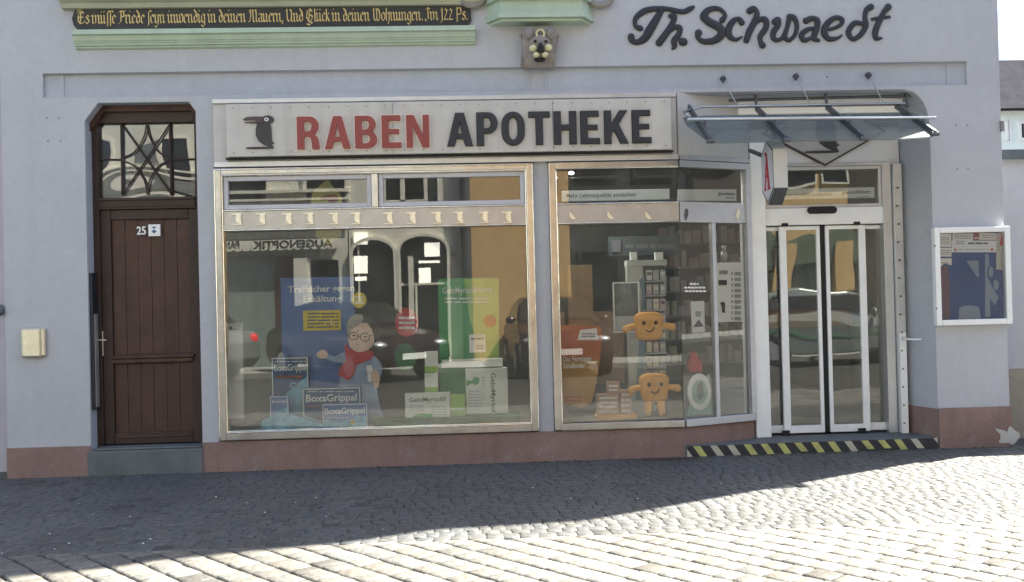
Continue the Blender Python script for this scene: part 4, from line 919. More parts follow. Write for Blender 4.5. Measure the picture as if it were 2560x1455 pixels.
scribble(2500, 630, 2520, 668, 6, -.0193, t, MG, 4); scribble(2420, 604, 2470, 613, 1, -.0163, t, INK, 5, 3); scribble(2455, 586, 2487, 597, 2, -.0208, t, MG, 6)
scribble(2350, 655, 2374, 660, 1, -.0178, t, MG, 31, 2); scribble(2390, 601, 2412, 612, 2, -.0194, t, MG, 32, 2); scribble(2436, 592, 2452, 598, 1, -.0219, t, PAPER, 33, 2); scribble(2494, 590, 2500, 628, 5, -.0183, t, MG, 34, 1); scribble(2395, 622, 2480, 626, 1, -.0163, t, MG, 35, 6)
b = MB()
for px, py in ((2337, 615), (2341, 771)): x, z = PX(px, py, -.071); b.disc(x, z, .008, -.073, -.07, 8)
b.build('lock', DSTEEL, t)
b = MB(); x, z = PX(2506, 315, -.01)
b.box(x-.02, x+.01, -.03, 0, z-.05, z+.05); b = b.build('wall_sensor', mat('dull_grey_plastic', (.25, .25, .26), .6), bevel=.006); tag(b, 'small grey sensor box on the right wall corner above the notice case', 'sensor')

# ------------------------------------------------------------------ neighbours
nb = thing('neighbour_house', 'mauve rendered neighbouring house at the left picture edge', 'house', (-7, 0, 0))
MB().box(-10, -4.025, .015, 8, -.05, 9).build('wall', mat('mauve_plaster', (.42, .4, .46), .85, var=.06, scale=2, bump=.2), nb)
MB().box(-10, -4.026, .003, .0145, -.03, .06).build('plinth', DSTEEL, nb)
MB().prism([(-10, 9), (-4.03, 9), (-7, 12)], 'y', .02, 8).build('roof', MATS['roof_slate'], nb)
x, z = PX(4, 775, .0); MB().ball((x, -.02, z), (.03, .03, .05)).build('bell_knob', DSTEEL, nb, smooth=True)
yw = .43
lw_ = thing('yard_wall', 'low lilac yard wall with beige base and dark coping beside the corner', 'wall', (6, yw, 0))
zt_ = PX(2540, 398, yw)[1]; zbg = PX(2540, 922, yw)[1]
b = MB().box(4.915, 7.6, yw, yw+.3, zbg, zt_); b.build('wall', LILAC, lw_)
MB().box(4.915, 7.6, yw-.02, yw+.3, -.03, zbg-.001).build('base', mat('beige_base', (.33, .31, .26), .9, var=.12, scale=3, bump=.4, stain=((.24, .22, .19), 4, .55, .6)), lw_)
b = MB().box(4.915, 7.6, yw-.06, yw+.36, zt_, zt_+.085); b.build('coping', mat('slate_coping', (.1, .12, .14), .6, var=.2, scale=10), lw_)
MB().box(4.903, 4.914, .02, yw-.01, -.02, zt_-.2).build('joint_post', LILAC2, lw_)
hy = 11
fh = thing('white_house', 'pale green white house with grey slate roof beyond the yard wall', 'house', (14, hy, 0))
hx0 = PX(2480, 300, hy)[0]; ze = PX(2540, 277, hy)[1]; zr_ = PX(2540, 150, hy+1.3)[1]
MB().box(hx0, hx0+12, hy, hy+6, -.05, ze).build('wall', mat('pale_green_render', (.78, .86, .82), .8, var=.04), fh)
b = MB().prism([(hy-.3, ze), (hy+6.3, ze), (hy+4.7, zr_), (hy+1.3, zr_)], 'x', hx0-.3, hx0+12.3); b.build('roof', mat('grey_roof_tiles', (.05, .05, .06), .95, spec=0, var=.15, scale=4, streak=.1), fh)
for px0, px1 in ((2515, 2526), (2546, 2566)):
    xa_, za_ = PX(px0, 352, hy); xb_, zb2 = PX(px1, 302, hy)
    o = frame(xa_, xb_, za_, zb2, .06, hy-.03, hy+.02).build('window', PAPER, fh); MB().box(xa_+.06, xb_-.06, hy-.01, hy+.01, za_+.06, zb2-.06).build('pane', mat('dark_glass', (.03, .04, .05), .1), o)

# ------------------------------------------------------------------ display things behind the glass (left window)
YD = .22; MG_ = mat('pale_print_line', (.5, .56, .62), .6)
def sign(name, label, cat, px, Y=YD, m_=PAPER, th=.012, group=None):
    t = thing(name, label, cat, (PX((px[0]+px[2])/2, px[3], Y)[0], Y, PX((px[0]+px[2])/2, px[3], Y)[1]), group)
    MB().pbox(*px, Y, Y+th).build('board', m_, t); return t
t = sign('poster', 'tall blue poster with white headline and yellow price box in the left window', 'poster', (705, 693, 888, 1060), .5, BLUEP)
ptext('Treffsicher gegen', 720, 713, 886, 735, .498, PAPER, t, bold=.02); ptext('Erkältung', 758, 738, 853, 760, .498, PAPER, t, bold=.02)
MB().pbox(758, 776, 852, 826, .494, .499).build('yellow_box', YELP, t); scribble(768, 780, 846, 822, 5, .4935, t, INK, 11, 2)
t = sign('medicine_box', 'tall dark blue medicine box standing at the back left of the blue box group', 'box', (680, 893, 772, 1062), .42, DBLUE, .1, 'blue cold remedy boxes')
frame(*[PX(681, 980, .42)[0], PX(771, 980, .42)[0], PX(725, 1060, .42)[1], PX(725, 894, .42)[1]], .008, .415, .4195).build('white_border', PAPER, t)
ptext('BoxaGrippal', 686, 910, 766, 932, .4175, PAPER, t, bold=.015); scribble(690, 936, 755, 948, 1, .4195, t, ORANP, 5, 3)
def swirl(px, py, r, Y, parent, m_=CYANP):
    x, z = PX(px, py, Y); b = MB(); b.tube([(x+r*math.cos(a*.5)*(1-.05*a), Y-.002, z+r*.8*math.sin(a*.5)*(1-.05*a)) for a in range(13)], .008, 6); b.build('swirl_print', m_, parent, smooth=True)
swirl(733, 965, .04, .418, t); ppoly([(684, 1056), (700, 1000), (725, 975), (768, 940), (768, 1056)], .4185, .001).build('glow_print', CYANP, t); scribble(688, 901, 764, 907, 1, .4195, t, MG_, 51, 5)
t = sign('medicine_box', 'small narrow blue medicine box at the front left corner of the window', 'box', (675, 990, 722, 1074), .18, BLUEP, .05, 'blue cold remedy boxes')
frame(PX(676, 1030, .18)[0], PX(721, 1030, .18)[0], PX(700, 1073, .18)[1], PX(700, 991, .18)[1], .006, .176, .1797).build('white_border', PAPER, t); ptext('BoxaGrippal', 680, 999, 718, 1009, .178, PAPER, t); swirl(704, 1040, .03, .178, t); ppoly([(678, 1070), (684, 1040), (700, 1024), (719, 1018), (719, 1070)], .1785, .001).build('glow_print', CYANP, t)
t = sign('medicine_box', 'wide blue medicine box in the middle, with large white brand lettering', 'box', (757, 969, 902, 1066), .26, DBLUE, .1, 'blue cold remedy boxes')
frame(PX(758, 1015, .26)[0], PX(901, 1015, .26)[0], PX(830, 1065, .26)[1], PX(830, 970, .26)[1], .008, .256, .2597).build('white_border', PAPER, t); ptext('BoxaGrippal', 765, 985, 892, 1009, .258, PAPER, t, bold=.02)
ppoly([(762, 1062), (762, 1040), (800, 1052), (850, 1050), (897, 1020), (897, 1062)], .2575, .0015).build('light_band', CYANP, t); scribble(768, 976, 890, 982, 1, .2597, t, MG_, 52, 6); scribble(768, 1013, 850, 1019, 1, .2597, t, ORANP, 53, 4)
t = sign('medicine_box', 'blue medicine box lowest at the right of the blue group, against the glass', 'box', (806, 1009, 919, 1070), .15, BLUEP, .07, 'blue cold remedy boxes')
frame(PX(807, 1040, .15)[0], PX(918, 1040, .15)[0], PX(862, 1069, .15)[1], PX(862, 1010, .15)[1], .007, .146, .1497).build('white_border', PAPER, t); ptext('BoxaGrippal', 812, 1019, 912, 1039, .148, PAPER, t, bold=.02)
ppoly([(810, 1066), (812, 1048), (850, 1056), (880, 1050), (914, 1040), (914, 1066)], .1488, .001).build('glow_print', CYANP, t); scribble(814, 1042, 870, 1047, 1, .1497, t, MG_, 54, 5); x, z = PX(898, 1052, .15); MB().disc(x, z, .045, .1475, .1497).build('blue_drop', CYANP, t); x, z = PX(882, 1058, .15); MB().disc(x, z, .02, .1455, .1497, rz=.03).build('yellow_drop', YELP, t)
tag(ppoly([(655, 1050), (700, 1030), (760, 1046), (800, 1060), (860, 1056), (925, 1066), (925, 1076), (650, 1076)], .14, .03).build('blue_card_base', CYANP), 'blue printed card base lying along the bottom left of the window', 'display card')
t = sign('white_post', 'slim white display post with black hole at the far left of the window', 'display post', (571, 808, 606, 1046), .25, PAPER, .05)
x, z = PX(577, 820, .249); MB().disc(x, z, .012, .247, .2495).build('hole', DARK, t)
# cardboard figure
t = thing('cardboard_figure', 'cardboard standee of a person with glasses, red scarf and blue coat', 'cardboard figure', (PX(900, 1066, .33)[0], .33, PX(900, 1066, .33)[1]))
def gp(pts, Y, m_, nm, th=.006): return ppoly(pts, Y, th, 4.408, 760, 750).build(nm, m_, t)
gp([(380,930),(395,860),(450,700),(540,620),(700,600),(780,620),(850,700),(862,770),(830,890),(800,960),(830,1150),(880,1285),(760,1340),(700,1390),(430,1390)], .33, COAT, 'coat', .01)
gp([(460,565),(390,592),(330,625),(255,590),(225,640),(320,680),(400,695),(470,690)], .327, COAT, 'raised_sleeve')
gp([(262,592),(240,560),(205,548),(170,560),(135,590),(140,620),(165,640),(205,648),(235,640),(258,625)], .325, SKIN, 'raised_fist', .006)
gp([(475,330),(468,270),(500,195),(560,155),(640,158),(700,170),(780,220),(830,290),(848,360),(835,420),(795,455),(770,500),(480,420)], .325, GHAIR, 'hair')
gp([(490,380),(520,300),(600,250),(700,255),(750,330),(775,430),(760,500),(715,545),(640,580),(560,570),(505,510),(488,450)], .32, SKIN, 'face')
gp([(472,345),(470,262),(505,195),(560,155),(640,158),(655,200),(620,265),(560,300),(520,340),(495,400)], .3165, RHAIR, 'hair_reflection')  # pale patch paints the pane's reflection over the darker hair
gp([(455,480),(505,535),(600,580),(700,560),(755,560),(772,592),(740,650),(640,690),(575,720),(552,820),(490,890),(432,855),(374,828),(400,740),(462,670),(448,560)], .316, REDP, 'scarf')
gp([(690,790),(745,760),(800,770),(835,860),(820,960),(780,990),(760,900),(700,850)], .322, SKIN, 'lower_hand')
gp([(690,720),(750,720),(755,780),(735,800),(745,900),(700,905),(705,800),(688,780)], .3185, PAPER, 'glass_print', .003)
b = MB()
for cx_, cy_, r in ((548, 398, 48), (672, 410, 50)):
    x, z = PX(760+cx_/4.408, 750+cy_/4.408, .318); rr_ = r/4.408/281*1.03
    b.tube([(x+rr_*math.cos(a*math.pi/8), .317, z+rr_*.85*math.sin(a*math.pi/8)) for a in range(17)], .0035, 5)
for p, q in (((596, 398), (622, 404)), ((722, 395), (760, 380))):
    A_, B_ = PX(760+p[0]/4.408, 750+p[1]/4.408, .318), PX(760+q[0]/4.408, 750+q[1]/4.408, .318); b.tube([(A_[0], .317, A_[1]), (B_[0], .317, B_[1])], .0035, 5)
b.build('glasses', DARK, t)
gp([(568,485),(590,495),(615,482),(592,503)], .3185, DARK, 'mouth', .002); gp([(530,385),(560,380),(568,395),(540,400)], .3188, DARK, 'eye', .001); gp([(655,398),(690,392),(695,405),(660,410)], .3188, DARK, 'eye', .001)
gp([(575,345),(605,330),(605,342),(578,355)], .3188, GHAIR, 'brow', .001); gp([(640,362),(700,358),(705,368),(640,372)], .3188, GHAIR, 'brow', .001)
# discs and green group
def disc_sign(label, px, py, rx, m_, Y, txt=None, rz=None):
    x, z = PX(px, py, Y); r = rx/281*(D+Y)/D
    t = thing('round_sign', label, 'round sign', (x, Y, z-r)); MB().disc(x, z, r, Y, Y+.008, 28, rz=r*(rz or 1.25)).build('disc', m_, t)
    if txt: scribble(px-rx*.7, py-rx*.6, px+rx*.7, py+rx*.7, 3, Y, t, PAPER, 8, 1.6)
    return t
disc_sign('oval red hanging sign with white writing in the left window', 1017, 806, 29, REDP, .3, True)
disc_sign('round green hanging sign below the red one in the left window', 1013, 893, 27, mat('mid_green', (.07, .22, .11), .6), .5)
disc_sign('small round yellow hanging sign beside the blue poster', 898, 750, 18, YELP, .4, True, 1.1)
t = sign('poster', 'tall green poster with white headline standing behind the white boxes', 'poster', (1098, 695, 1248, 1000), .6, GREENP)
ppoly([(1160, 697), (1247, 697), (1247, 1000), (1180, 1000), (1200, 880), (1175, 800)], .598, .002).build('light_area', LGREEN, t)
ptext('GeloMyrtol® forte', 1106, 716, 1230, 738, .596, PAPER, t, bold=.015); scribble(1112, 742, 1222, 760, 2, .5955, t, PAPER, 12, 3)
x, z = PX(1225, 803, .596); MB().disc(x, z, .06, .594, .5975).build('orange_dot', ORANP, t)
t = sign('price_card', 'white card with small print leaning on the green poster', 'card', (1173, 836, 1214, 881), .45, PAPER, .004); scribble(1178, 842, 1209, 852, 1, .4495, t, INK, 3, 2); scribble(1190, 862, 1209, 874, 2, .4495, t, INK, 4, 2)
tag(MB().pbox(1104, 899, 1257, 918, .35, .5).build('white_shelf', PAPER), 'white shelf board above the big white medicine box', 'shelf')
t = sign('medicine_box', 'big white medicine box with vertical lettering at the right of the green group', 'box', (1165, 921, 1270, 1060), .3, PAPER, .12, 'white and green remedy boxes')
MB().pbox(1165, 1034, 1270, 1060, .297, .2998).build('green_band', GREENP, t)
bb = text_mb('GeloMyrtol', 1, .02, .001); bb.v = [(v[2], v[1], -v[0]) for v in bb.v]
fit(bb, PX(1224, 990, .3)[0], PX(1240, 990, .3)[0], PX(1232, 1030, .3)[1], PX(1232, 932, .3)[1], .2985).build('lettering', MATS['mid_green'], t)
ppoly([(1166, 950), (1180, 952), (1186, 942), (1198, 944), (1198, 958), (1188, 964), (1180, 958), (1166, 966)], .2975, .002).build('green_mark', GREENP, t); scribble(1172, 975, 1205, 1020, 6, .2998, t, MG_, 61, 2); scribble(1206, 940, 1212, 1000, 8, .2998, t, MG_, 62, 1)
t = sign('medicine_box', 'white medicine box lying flat, at the front left of the green group', 'box', (1013, 983, 1125, 1062), .2, PAPER, .1, 'white and green remedy boxes')
ptext('GeloMyrtol®', 1023, 992, 1116, 1008, .1985, MATS['mid_green'], t, bold=.01); ppoly([(1028, 1062), (1032, 1040), (1050, 1034), (1080, 1034), (1082, 1062)], .1965, .003).build('green_print', GREENP, t); MB().pbox(1042, 1050, 1072, 1062, .1935, .1963).build('inset_print', PAPER, t); scribble(1023, 1012, 1060, 1028, 3, .1997, t, MG_, 63, 3); scribble(1078, 1014, 1118, 1046, 5, .1997, t, MG_, 64, 3)
t = sign('medicine_box', 'upper narrow white and green medicine box of the upright stack', 'box', (1062, 878, 1095, 931), .32, PAPER, .05, 'white and green remedy boxes'); MB().pbox(1062, 916, 1095, 931, .317, .3198).build('green_band', LGREEN, t)
t = sign('medicine_box', 'lower narrow white and green medicine box of the upright stack', 'box', (1062, 932, 1095, 985), .32, PAPER, .05, 'white and green remedy boxes'); MB().pbox(1062, 968, 1095, 985, .317, .3198).build('green_band', LGREEN, t)
t = sign('medicine_box', 'small light green box between the two big white boxes', 'box', (1126, 985, 1163, 1042), .24, LGREEN, .06, 'white and green remedy boxes'); MB().pbox(1126, 1021, 1163, 1024, .2375, .2398).build('white_line', PAPER, t)
tag(MB().pbox(935, 1044, 1300, 1066, .13, .34).build('green_cloth', mat('green_fabric', (.07, .16, .08), .9, var=.3, scale=8)), 'dark green cloth strip under the white medicine boxes', 'cloth')
t = thing('hanging_bag', 'yellow paper lantern with faded red bird print hanging in the upper left pane', 'paper lantern', (PX(815, 510, .25)[0], .25, PX(815, 510, .25)[1]))
ppoly([(775, 512), (780, 482), (802, 462), (812, 452), (822, 450), (832, 466), (852, 486), (855, 512), (850, 590), (820, 612), (790, 590)], .25, .05).build('paper_body', mat('pale_yellow_paper', (.55, .5, .16), .7), t)
ppoly([(800, 495), (812, 488), (838, 486), (848, 494), (842, 505), (826, 508), (818, 500), (802, 500)], .246, .004).build('bird_print', mat('faded_red', (.35, .15, .12), .7), t)
# ------------------------------------------------------------------ display things behind the right window
t = thing('display_banner', 'orange printed banner with white headline at the left of the right window', 'banner', (PX(1450, 1020, .2)[0], .2, PX(1450, 1020, .2)[1]))
ppoly([(1400, 815), (1440, 812), (1500, 815), (1506, 840), (1500, 900), (1490, 960), (1480, 1005), (1455, 1020), (1404, 1010)], .2, .01).build('panel', ORANP, t)
ppoly([(1402, 905), (1500, 898), (1492, 950), (1478, 1004), (1455, 1018), (1404, 1008)], .1975, .0022).build('yellow_area', mat('amber_print', (.5, .27, .07), .6, var=.2, scale=4), t)
ptext('Das Vermögen\nSchulkinder', 1408, 890, 1478, 920, .196, PAPER, t, bold=.015, line=.9); ppoly([(1444, 850), (1450, 825), (1492, 820), (1496, 850)], .195, .004).build('white_tag', PAPER, t); scribble(1454, 832, 1488, 844, 2, .1945, t, INK, 3, 2)
scribble(1408, 990, 1455, 1004, 2, .1972, t, REDP, 4, 2)
tag(MB().pbox(1420, 662, 1482, 815, .9, 1.3).build('cardboard_cabinet', TAN), 'tall tan cardboard cabinet behind the orange banner', 'cabinet')
tag(MB().pbox(1396, 780, 1560, 960, 1.6, 2.0).build('sales_counter', mat('counter_wood', (.2, .13, .08), .6)), 'brown sales counter deep inside the shop behind the banner', 'counter')
t = thing('product_rack', 'white product rack with rows of small packs in the right window', 'display rack', (PX(1615, 950, .75)[0], .75, .3))
MB().pbox(1570, 662, 1664, 1040, .8, .84).build('back_panel', mat('rack_grey', (.2, .2, .2), .6), t)
MB().pbox(1572, 662, 1612, 1040, .7, .8).build('side_panel', mat('rack_white', (.5, .52, .5), .6, var=.15, scale=8), t)
ppoly([(1598, 700), (1612, 690), (1612, 1000), (1588, 1000), (1606, 740)], .697, .003).build('print_area', mat('grey_blue_print', (.18, .27, .32), .6), t)
MB().pbox(1568, 650, 1668, 664, .66, .84).build('top_shelf', MATS['rack_white'], t)
b = MB(); b.pbox(1576, 630, 1592, 650, .7, .74); b.pbox(1638, 630, 1658, 650, .7, .74); b.build('top_pack', PAPER, t)
packs = []
rk = random.Random(2)
PK = [mat('pack_pale', (.72, .7, .68), .6), mat('pack_pink', (.6, .45, .45), .6), mat('pack_grey', (.45, .48, .5), .6), mat('pack_cream', (.7, .66, .5), .6)]
for r in range(10):
    for c in range(3):
        px = 1616+c*17; py = 672+r*36
        o = MB().pbox(px, py+3, px+14, py+28, .74, .79).build('product_pack', PK[rk.randrange(4)], t)
        MB().pbox(px+2, py+8, px+12, py+16, .737, .7398).build('pack_print', INK if rk.random() < .4 else PK[rk.randrange(4)], o)
b = MB()
for r in range(10): b.pbox(1613, 701+r*36, 1666, 705+r*36, .72, .8)
b.build('rack_shelf', STEEL, t)
t = sign('framed_picture', 'white framed grey picture leaning in front of the product rack', 'picture', (1534, 706, 1598, 830), .5, mat('picture_grey', (.16, .18, .19), .4, var=.5, scale=9))
frame(PX(1533, 768, .49)[0], PX(1599, 768, .49)[0], PX(1565, 831, .49)[1], PX(1565, 705, .49)[1], .012, .485, .499).build('picture_frame', PAPER, t); MB().pbox(1538, 790, 1594, 826, .494, .4985).build('lower_print', mat('print_white', (.45, .48, .5), .6), t)
def plush(label, px, py, Y, legs):
    x, z = PX(px, py, Y); t = thing('plush_cushion', label, 'plush toy', (x, Y, z-.14), 'orange plush cushions')
    b = MB(); n = 20; rings = 12; o = 0                        # superellipsoid body, one skin
    for i in range(rings+1):
        th = -math.pi/2+math.pi*i/rings
        for k in range(n):
            a = 2*math.pi*k/n; s_ = lambda v, e: math.copysign(abs(v)**e, v)
            wd = .135*(1+.06*math.sin(i)); b.v.append((x+wd*s_(math.cos(th), .45)*s_(math.cos(a), .6), Y+.06*s_(math.cos(th), .45)*s_(math.sin(a), .7), z+.13*s_(math.sin(th), .6)))
    for i in range(rings):
        for k in range(n): b.f.append((i*n+k, i*n+(k+1) % n, (i+1)*n+(k+1) % n, (i+1)*n+k))
    for s_ in (-1, 1):
        b.tube([(x+s_*.1, Y, z+.005), (x+s_*.17, Y-.01, z-.005), (x+s_*.225, Y-.015, z-.015 if s_ > 0 else z-.03), (x+s_*.24, Y-.015, z-.02)], [.03, .028, .036, .018], 10)
        if legs: b.tube([(x+s_*.055, Y, z-.1), (x+s_*.06, Y, z-.2), (x+s_*.065, Y-.02, z-.25)], [.04, .036, .03], 10)
    b.build('plush_body', ORANGE, t, smooth=True)
    b = MB(); [b.ball((x+s_*.055, Y-.058, z+.03), (.017, .01, .019), 10, 6) for s_ in (-1, 1)]; b.build('eye', DARK, t, smooth=True)
    b = MB(); b.tube([(x-.04+.08*k/6, Y-.062, z-.03-.03*math.sin(math.pi*k/6)+.02*k/6) for k in range(7)], .006, 6); b.build('mouth', DARK, t, smooth=True)
plush('orange plush cushion with smiling face and stubby arms, hanging high in the window', 1622, 815, .12, False)
plush('orange plush cushion with smiling face and two legs standing on the window floor', 1635, 968, .14, True)
t = sign('gift_box', 'left stack of peach coloured packs beside the standing plush cushion', 'packs', (1492, 985, 1548, 1038), .2, mat('peach_pack', (.5, .33, .24), .6, var=.25, scale=14), .07, 'peach packs'); scribble(1498, 990, 1543, 1034, 4, .1995, t, PAPER, 6, 1.5)
t = sign('gift_box', 'single peach pack standing on top of the left stack', 'packs', (1518, 955, 1549, 984), .2, MATS['peach_pack'], .07, 'peach packs'); scribble(1522, 960, 1545, 980, 2, .1995, t, PAPER, 7, 1.5)
t = sign('gift_box', 'right stack of peach packs nearest the standing plush cushion', 'packs', (1551, 975, 1580, 1038), .2, MATS['peach_pack'], .07, 'peach packs'); scribble(1554, 980, 1577, 1034, 4, .1995, t, PAPER, 8, 1.5)
tag(MB().pbox(1490, 1038, 1592, 1048, .16, .3).build('orange_tray', ORANGE), 'thin orange tray under the peach packs', 'tray')
t = thing('hanging_sign', 'dim grey hanging sign board under the shop ceiling behind the right window', 'hanging sign', (PX(1600, 638, 1.2)[0], 1.2, PX(1600, 638, 1.2)[1]))
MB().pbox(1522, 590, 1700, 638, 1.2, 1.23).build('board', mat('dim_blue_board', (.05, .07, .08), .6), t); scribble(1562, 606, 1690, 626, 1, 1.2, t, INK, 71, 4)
b = MB(); b.pbox(1530, 600, 1552, 630, 1.19, 1.199); b.build('logo_mark', INK, t)
x, z = PX(1428, 433, .9)
LAMP = t = thing('ceiling_lamp', 'small lit oval ceiling lamp inside the right window', 'lamp', (x, .9, z)); o = MB().disc(x, z, .028, .89, .93, 16, rz=.018).build('lamp_housing', SILV, t); MB().disc(x, z, .025, .884, .889, 16, rz=.015).build('bulb', mat('lit_bulb', (1, .95, .85), .5, emit=6), t)
t = thing('round_sticker_display', 'round white and mint disc display on mint foot in the angled pane', 'round display', (2.3, .25, .3))
sp_flat([(1724, 1040), (1735, 1000), (1780, 935), (1785, 1036)], -.05, -.04).build('foot', mat('mint_print', (.25, .45, .36), .6), t)
ov = [(1754+29*math.cos(a*math.pi/12), 980+46*math.sin(a*math.pi/12)) for a in range(24)]; sp_flat(ov, -.038, -.03).build('disc', PAPER, t)
ov = [(1754+19*math.cos(a*math.pi/12), 980+31*math.sin(a*math.pi/12)) for a in range(24)]; sp_flat(ov, -.029, -.026).build('inner_disc', MATS['mint_print'], t)
sp_flat([(1748, 962), (1760, 952), (1764, 985), (1756, 1002), (1746, 992)], -.0255, -.023).build('bottle_print', DSTEEL, t)
t = thing('leaflet', 'small white leaflet with dark triangle print stuck in the angled pane', 'leaflet', (2.25, .2, 1.1)); sp_flat([(1728, 754), (1762, 752), (1764, 830), (1732, 832)], -.012, -.008).build('sheet', PAPER, t)
sp_flat([(1734, 818), (1748, 798), (1760, 816)], -.0075, -.006).build('triangle_print', DSTEEL, t); sp_flat(rect(1740, 778, 1754, 792), -.0075, -.006).build('block_print', STEEL, t)
t = thing('opening_hours_board', 'white board with dark hours print and raven in the narrow angled pane', 'notice board', (2.5, .25, 1.2)); sp_flat([(1794, 657), (1858, 656), (1858, 804), (1797, 806)], -.012, -.006).build('board', PAPER, t)
sp_flat(rect(1797, 700, 1818, 713), -.0055, -.004).build('black_print', DARK, t)
for r in range(9): sp_flat(rect(1829, 680+r*14, 1833, 688+r*14), -.0055, -.004).build('print_line', MG, t); sp_flat(rect(1837, 680+r*14, 1853, 689+r*14), -.0055, -.004).build('print_line', MG, t)
sp_flat([(1799, 676), (1820, 676), (1820, 686), (1799, 686)], -.0055, -.004).build('print_line', MG, t)
sp_flat([(1801, 757), (1810, 754), (1814, 760), (1813, 778), (1815, 782), (1806, 782), (1805, 766)], -.0055, -.004).build('raven_print', DARK, t)
t = thing('hours_lettering', 'small white opening hours lettering on the dark angled pane', 'lettering', (2.2, .15, 1.7))
for i, (a_, b__) in enumerate(((1724, 1746), (1710, 1764), (1712, 1766))):
    x_ = a_
    while x_ < b__: sp_flat(rect(x_, 708+i*9, min(b__, x_+7), 712+i*9), .0025, .0035).build('print_line', PAPER, t); x_ += 9
t = thing('red_gift_bag', 'small red pointed bag deep behind the angled pane', 'bag', (2.3, .6, 1)); ppoly([(1724, 930), (1722, 905), (1734, 878), (1748, 895), (1756, 910), (1756, 930)], .6, .1).build('bag_body', REDP, t)
t = thing('penguin_figure', 'pale figurine standing high behind the narrow angled pane', 'figurine', (2.55, .45, 1.8))
x, z = PX(1810, 640, .45); b = MB(); b.ball((x, .45, z), (.035, .03, .06)); b.ball((x, .45, z+.075), (.022, .022, .035)); b.build('figure_body', STEEL, t, smooth=True)
MB().pbox(1795, 655, 1860, 660, .4, .55).build('small_shelf', STEEL, t)
# shop fittings seen dimly through the doors
t = thing('wall_shelving', 'dim shelving with rows of packs deep behind the sliding doors', 'shelving', (3.6, 4.5, .26))
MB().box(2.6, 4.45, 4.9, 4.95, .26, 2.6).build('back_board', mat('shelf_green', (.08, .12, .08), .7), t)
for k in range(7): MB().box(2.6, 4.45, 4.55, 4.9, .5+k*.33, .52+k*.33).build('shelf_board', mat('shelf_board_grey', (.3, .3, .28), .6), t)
for k in range(7):
    x = 2.65
    while x < 4.35: wd = rk.uniform(.06, .14); MB().box(x, x+wd, 4.6, 4.8, .521+k*.33, .521+k*.33+rk.uniform(.12, .24)).build('shelf_pack', PK[rk.randrange(4)], t); x += wd+rk.uniform(.01, .05)
t = thing('shop_counter', 'orange fronted counter inside the entrance behind the right door leaf', 'counter', (3.9, 2.6, .26)); MB().box(3.5, 4.4, 2.4, 3.0, .26, 1.05).build('body', mat('grey_counter', (.1, .1, .11), .6), t); MB().box(3.45, 4.42, 2.35, 3.05, 1.051, 1.25).build('top', mat('orange_counter', (.4, .2, .08), .6), t)

ld = bpy.data.lights.new('lamp_light', 'AREA'); ld.shape = 'DISK'; ld.size = .2; ld.energy = 5; ld.color = (1, .93, .82)
lo = bpy.data.objects.new('lamp_light', ld); COL.objects.link(lo); lo.parent = LAMP; lo.location = (0, 0, -.04)
# ------------------------------------------------------------------ the other side of the street (mirrored in the panes)
YO = -13.0; YV = 13.0
def OX(px, py, Y=YV): x, z = PX(px, py, Y); return x, z
def ob(b, px0, py0, px1, py1, d0, d1, YB=YV):        # box on the far facade; d = distance out of it
    ym, xm = (py0+py1)/2, (px0+px1)/2; yv = YB-d1
    return b.box(OX(px0, ym, yv)[0], OX(px1, ym, yv)[0], -YB+d0, -YB+d1, OX(xm, py1, yv)[1], OX(xm, py0, yv)[1])
OG = mat('optician_grey', (.68, .68, .58), .8, var=.05); OB = mat('arch_house_render', (.74, .72, .62), .8, var=.05); OC = mat('ochre_render', (.68, .44, .2), .85, var=.05)
OW = mat('off_white_trim', (.8, .77, .66), .7); ODG = mat('far_dark_glass', (.02, .022, .022), .15); OM = mat('maroon_trim', (.1, .03, .035), .6)
def X_(px): return OX(px, 700)[0]
def Z_(py): return OX(1000, py)[1]
o1 = thing('optician_house', 'grey house with optician awning across the street, seen mirrored in the left window', 'house', (X_(650), YO, 0))
MB().box(X_(100), X_(872), YO-6, YO, 0, 9.5).build('wall', OG, o1)
for i in range(-2, 3):
    for zz in (3.75, 6.6):
        xx = X_(622)+i*1.75; o = MB().box(xx-.42, xx+.42, YO, YO+.02, zz, zz+1.7).build('window', ODG, o1); frame(xx-.5, xx+.5, zz-.08, zz+1.78, .08, YO+.021, YO+.06).build('window_frame', OW, o)
b = MB(); ob(b, 100, 478, 872, 486, 0, .12); ob(b, 100, 500, 872, 506, 0, .1); ob(b, 100, 520, 872, 528, 0, .08); b.build('cornice', OW, o1)
b = MB(); ob(b, 690, 640, 738, 990, 0, .04); b.build('maroon_panel', OM, o1)
b = MB(); ob(b, 400, 640, 688, 960, 0, .03); b.build('shop_glass', mat('grey_green_glass', (.22, .27, .25), .5), o1)
b = MB(); ob(b, 738, 645, 772, 990, 0, .25); ob(b, 772, 645, 778, 990, 0, .22); b.build('column', OW, o1)
b = MB(); ob(b, 780, 650, 850, 960, 0, .03); b.build('shop_door', ODG, o1)
b = MB(); ob(b, 300, 560, 858, 594, 0, .2); b.build('awning_box', mat('dark_fascia', (.05, .05, .05), .6), o1)
aw = thing('awning', 'cream scalloped awning with dark capital lettering across the street', 'awning', (X_(650), YO+.6, 2.9))
yv = YV-.3; xs0, zs0 = OX(300, 631, yv); xs1, zs1 = OX(862, 596, yv); n = 26; pts = [(xs1, zs1), (xs0, zs1)]
for i in range(n):
    for a in (0, 45, 90, 135): wv = (xs1-xs0)/n; pts.append((xs0+i*wv+wv/2-wv/2*math.cos(R_(a)), zs0+.02-.05*math.sin(R_(a))))
pts.append((xs1, zs0+.02)); flat([pts], -yv-.01, -yv+.01).build('valance', OW, aw)
